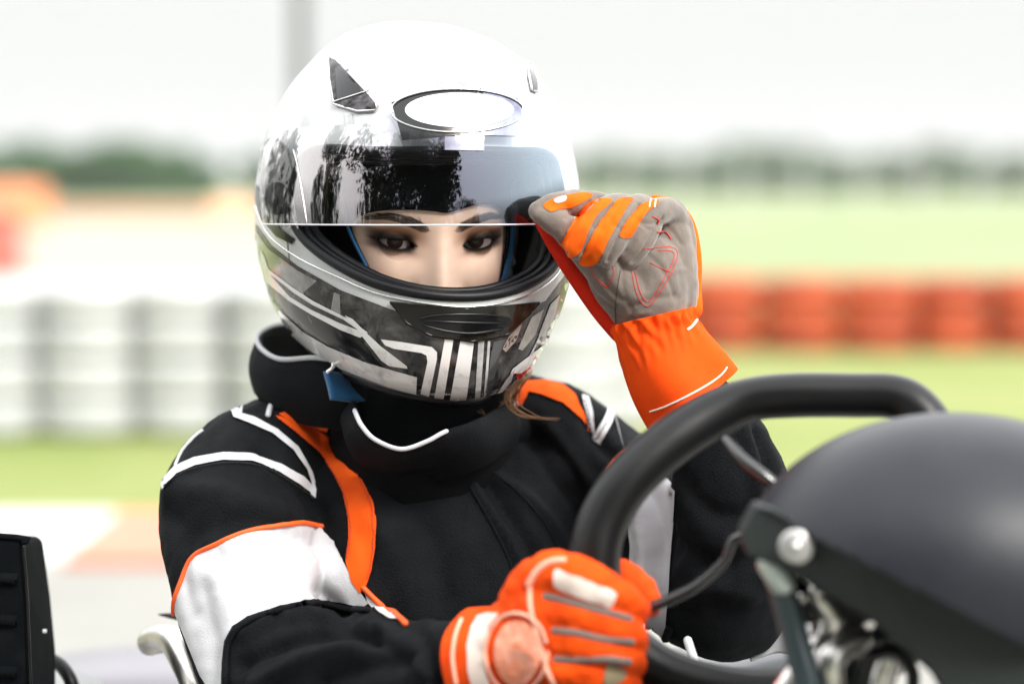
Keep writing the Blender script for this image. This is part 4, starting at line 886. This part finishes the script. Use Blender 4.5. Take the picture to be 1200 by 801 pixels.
# band below the hood
q=[(866,622,1.305),(884,588,1.302),(905,598,1.285),(1010,651,1.262),(1110,702,1.245),(1215,756,1.228),(1300,800,1.215),(1300,990,1.215),(1190,990,1.23),(1125,850,1.245),(1092,790,1.250),(1058,760,1.258),(1016,724,1.264),(959,692,1.276),(912,664,1.29),(876,652,1.30)]
fp_=np.array([P(*k) for k in q]); bk=fp_+FW*.012+UP*.002; n=len(q)
v=np.concatenate([fp_,bk]); f=[tuple(range(n)),tuple(range(n,2*n))[::-1]]+[(i,(i+1)%n,n+(i+1)%n,n+i) for i in range(n)]
o=mesh('fairing_band',[(v,f,fband)],fr,False); fixn(o); bevel(o,.003,3)
steel=mat('worn_steel',(.80,.78,.75),.22,metal=.95,var=((.30,.26,.22),60,.5,.8))
b0=P(933,640,1.27); fd=(CO-b0)/np.linalg.norm(CO-b0)
v,f=tube([b0,b0+fd*.0025,b0+fd*.0035],[.0098,.0098,.0085],28,1,caps=False); mesh('bolt',[(v,f,mat('bolt_steel',(.55,.54,.52),.4,metal=.9))],fr)
v,f=tube([b0+fd*.0034,b0+fd*.0042],[.0030,.0028],6,1,caps=False); mesh('bolt_socket',[(v,f,steel)],fr)
# steering column, brackets and tubes under the fairing
teal=mat('painted_rod',(.02,.035,.04),.35,coat=.3)
v,f=tube([P(902,660,1.31),P(916,684,1.31)],.0072,16,1); rd=mesh('rod_end',[(v,f,mat('pale_cap',(.55,.62,.58),.3,metal=.4))],kart)
v,f=tube([P(914,680,1.315),P(930,740,1.315),P(946,800,1.31),P(955,860,1.31)],.0080,16,4); mesh('tie_rod',[(v,f,teal)],kart)
for q,r_,mm in (([(960,700,1.35),(975,722,1.35),(970,745,1.35),(950,775,1.34),(930,800,1.34),(905,840,1.34)],.0095,steel),([(1010,722,1.37),(985,738,1.36),(965,760,1.355),(955,801,1.35)],.0105,steel),([(1005,748,1.34),(985,758,1.335),(972,778,1.33),(975,812,1.33)],.0085,steel),([(1050,720,1.40),(1010,760,1.38),(1000,810,1.37),(1000,870,1.37)],.014,teal),([(928,690,1.35),(940,700,1.35),(948,715,1.35)],.008,gdark),([(1040,770,1.33),(1030,800,1.33),(1020,860,1.33)],.010,steel)):
    v,f=tube([P(*k) for k in q],r_,16,5); mesh('frame_tube',[(v,f,mm)],kart)
for q,r_ in (((956,692),.0045),((940,700),.0035),((1006,764),.004),((988,775),.003)):
    v,f=ellipsoid(P(*q,1.335),(r_,r_,r_),None,10,14); mesh('nut',[(v,f,steel)],kart)
v,f=tube([P(1000,800,1.40),P(965,650,1.50)],.011,16,1); mesh('steering_column',[(v,f,teal)],kart)
v,f=tube([P(1010,795,1.32),P(1020,770,1.32),P(1050,765,1.32),P(1070,790,1.32),P(1060,830,1.32),P(1020,830,1.32)],.004,10,5,True,False); mesh('cable',[(v,f,gdark)],kart)
P,tube=P0,tube0
# side bodywork behind the arm, thin pale strut
mb=mat('body_grey',(.16,.17,.18),.3,coat=.4)
v,f=tube([P(806,750,1.72),P(822,800,1.70),P(836,850,1.69)],.0032,10,1); mesh('strut',[(v,f,mat('strut_pale',(.7,.72,.74),.3))],kart)
def loft(rows,n=10):
    q=[cat([P(*k) for k in r],n) for r in rows]; m=len(q); L_=len(q[0]); V=np.concatenate(q); return V,[(i*L_+k,i*L_+k+1,(i+1)*L_+k+1,(i+1)*L_+k) for i in range(m-1) for k in range(L_-1)]
v,f=loft([[(790,765,2.05),(830,752,2.05),(880,742,2.04),(930,735,2.02)],[(790,790,1.98),(830,772,1.96),(880,755,1.95),(930,742,1.94)],[(790,830,1.95),(830,805,1.92),(880,790,1.90),(935,775,1.88)],[(790,900,1.95),(830,880,1.90),(880,860,1.88),(940,850,1.86)]])
o=mesh('side_pod',[(v,f,mb)],kart); m_=o.modifiers.new('solid','SOLIDIFY'); m_.thickness=.004
v,f=loft([[(850,745,1.86),(880,732,1.86),(915,722,1.85),(960,715,1.83)],[(870,752,1.84),(900,742,1.84),(930,740,1.83),(970,735,1.82)],[(880,775,1.82),(910,765,1.82),(940,768,1.81),(980,765,1.80)]],8)
o=mesh('pale_cover',[(v,f,mat('cover_pale',(.42,.43,.44),.25,coat=.4))],kart); m_=o.modifiers.new('solid','SOLIDIFY'); m_.thickness=.003
# silver seat stay at the left
v,f=tube([P(176,752,1.90),P(190,748,1.88),P(204,752,1.85),P(218,775,1.82),P(232,808,1.80),P(246,860,1.80)],[.0105,.0112,.0115,.0118,.0118,.0118],24,6); mesh('seat_stay',[(v,f,mat('stay_steel',(.62,.60,.56),.30,metal=1,var=((.42,.39,.34),80,.5,.8)))],kart)
# seat shell behind the driver
def seat(a,b):
    out=[]
    for s,t in zip(a,b):
        an=(s-.5)*2.3; w_=.20+.02*t; z=.05+t*.36; out.append((-.075+w_*math.sin(an),2.02+.13*math.cos(an)*(.75+.25*t)-.03+.10*t,z-.10*abs(math.sin(an))**2*t))
    return np.array(out)
v,f=grid(26,16,seat); o=mesh('seat',[(v,f,plast)],kart); m_=o.modifiers.new('solid','SOLIDIFY'); m_.thickness=.006
# small dark seat tip seen beside the sleeve
v,f=tube([P(186,719.5,1.93),P(200,721,1.92),P(216,724,1.90)],[.0006,.0024,.003],8,3); mesh('seat_edge',[(v,f,plast)],kart)
# airbox at the left edge
bx=[]
def prism(q,d0,d1):
    a=np.array([P(x,y,d0) for x,y in q]); b=np.array([P(x+ (12 if x<50 else 6),y-2,d1) for x,y in q]); n=len(q)
    return np.concatenate([a,b]),[tuple(range(n)),tuple(range(n,2*n))[::-1]]+[(i,(i+1)%n,n+(i+1)%n,n+i) for i in range(n)]
A_=[P(-150,618,1.80),P(27,630,1.80),P(33,700,1.80),P(36,801,1.80),P(36,900,1.80),P(-150,900,1.80)]
B_=[P(-130,615,1.93),P(50,628,1.93),P(60,700,1.93),P(66,760,1.93),P(66,900,1.93),P(-130,900,1.93)]
v=np.array(A_+B_); f=[(0,1,2,3,4,5),(11,10,9,8,7,6)]+[(i,(i+1)%6,6+(i+1)%6,6+i) for i in range(6)]
ab=mesh('airbox',[(v,f,plastm)],kart,False); fixn(ab); bevel(ab,.006,4); 
for y_ in (678,727,787):
    v,f=tube([P(-140,y_-5,1.798),P(8,y_-1,1.798),P(15,y_,1.798)],.0042,10,2); mesh('rib',[(v,f,plastm)],ab)
v,f=tube([P(-150,618,1.80),P(20,629,1.80),P(28,635,1.80)],.0022,10,3); mesh('lid_edge',[(v,f,plastm)],ab)
v,f=box((0,0,0),(.0075,.002,.003)); v=v+P(49,739,1.865); mesh('slot',[(v,f,swhite)],ab)
v,f=tube([P(27.5,640,1.797),P(32,700,1.797),P(36,800,1.797)],.0012,8,2); mesh('seam',[(v,f,gdark)],ab)
v,f=tube([P(60,772,1.95),P(72,780,1.94),P(84,800,1.93),P(92,840,1.93)],.0055,10,4); mesh('hose',[(v,f,rubber)],kart)
v,f=loft([[(60,788,2.0),(80,782,2.0),(120,800,2.0)],[(60,900,1.95),(80,900,1.95),(130,900,1.95)]],6); o=mesh('pale_plate',[(v,f,mat('plate_pale',(.5,.5,.5),.4))],kart); m_=o.modifiers.new('solid','SOLIDIFY'); m_.thickness=.003
v,f=loft([[(70,786,2.75),(120,780,2.75),(180,776,2.73),(240,775,2.7)],[(70,830,2.4),(120,830,2.4),(180,830,2.4),(240,830,2.4)],[(70,900,2.4),(120,900,2.4),(180,900,2.4),(240,900,2.4)]],6)
o=mesh('rear_bumper',[(v,f,mat('bumper_grey',(.20,.19,.21),.5))],kart); m_=o.modifiers.new('solid','SOLIDIFY'); m_.thickness=.02
for a_,b_ in (((-.42,1.86,.62),(-.33,1.9,.08)),((-.50,1.88,.62),(-.36,2.1,.08))):
    v,f=tube([a_,((a_[0]+b_[0])/2-.02,(a_[1]+b_[1])/2,.32),b_],.012,12,4); mesh('airbox_bracket',[(v,f,steel)],kart)
# chassis, floor tray and wheels under the frame
v,f=box((-.05,1.75,.045),(.62,1.25,.012)); mesh('floor_tray',[(v,f,gpanel)],kart,False)
for s_ in(-1,1):
    v,f=tube([(-.05+s_*.34,2.35,.07),(-.05+s_*.34,1.6,.07),(-.02+s_*.28,1.15,.07)],.016,14,4); mesh('chassis_rail',[(v,f,steel)],kart)
for x_,y_,r_,w_ in((-.62,2.35,.135,.18),(.55,2.35,.135,.18),(-.5,1.22,.125,.12),(.62,1.22,.125,.12)):
    v,f=tyre_geo(r_,w_); v=v[:,[2,0,1]]+np.array([x_,y_,r_]); wh=mesh('wheel',[(v,f,rubber)],kart)
    v,f=tube([(x_-w_*.4,y_,r_),(x_+w_*.4,y_,r_)],r_*.6,24,1); mesh('rim',[(v,f,steel)],wh)
for y_,z_ in((2.35,.135),(1.22,.125)):
    v,f=tube([(-.55,y_,z_),(.55,y_,z_)],.012,12,1); mesh('axle',[(v,f,steel)],kart)
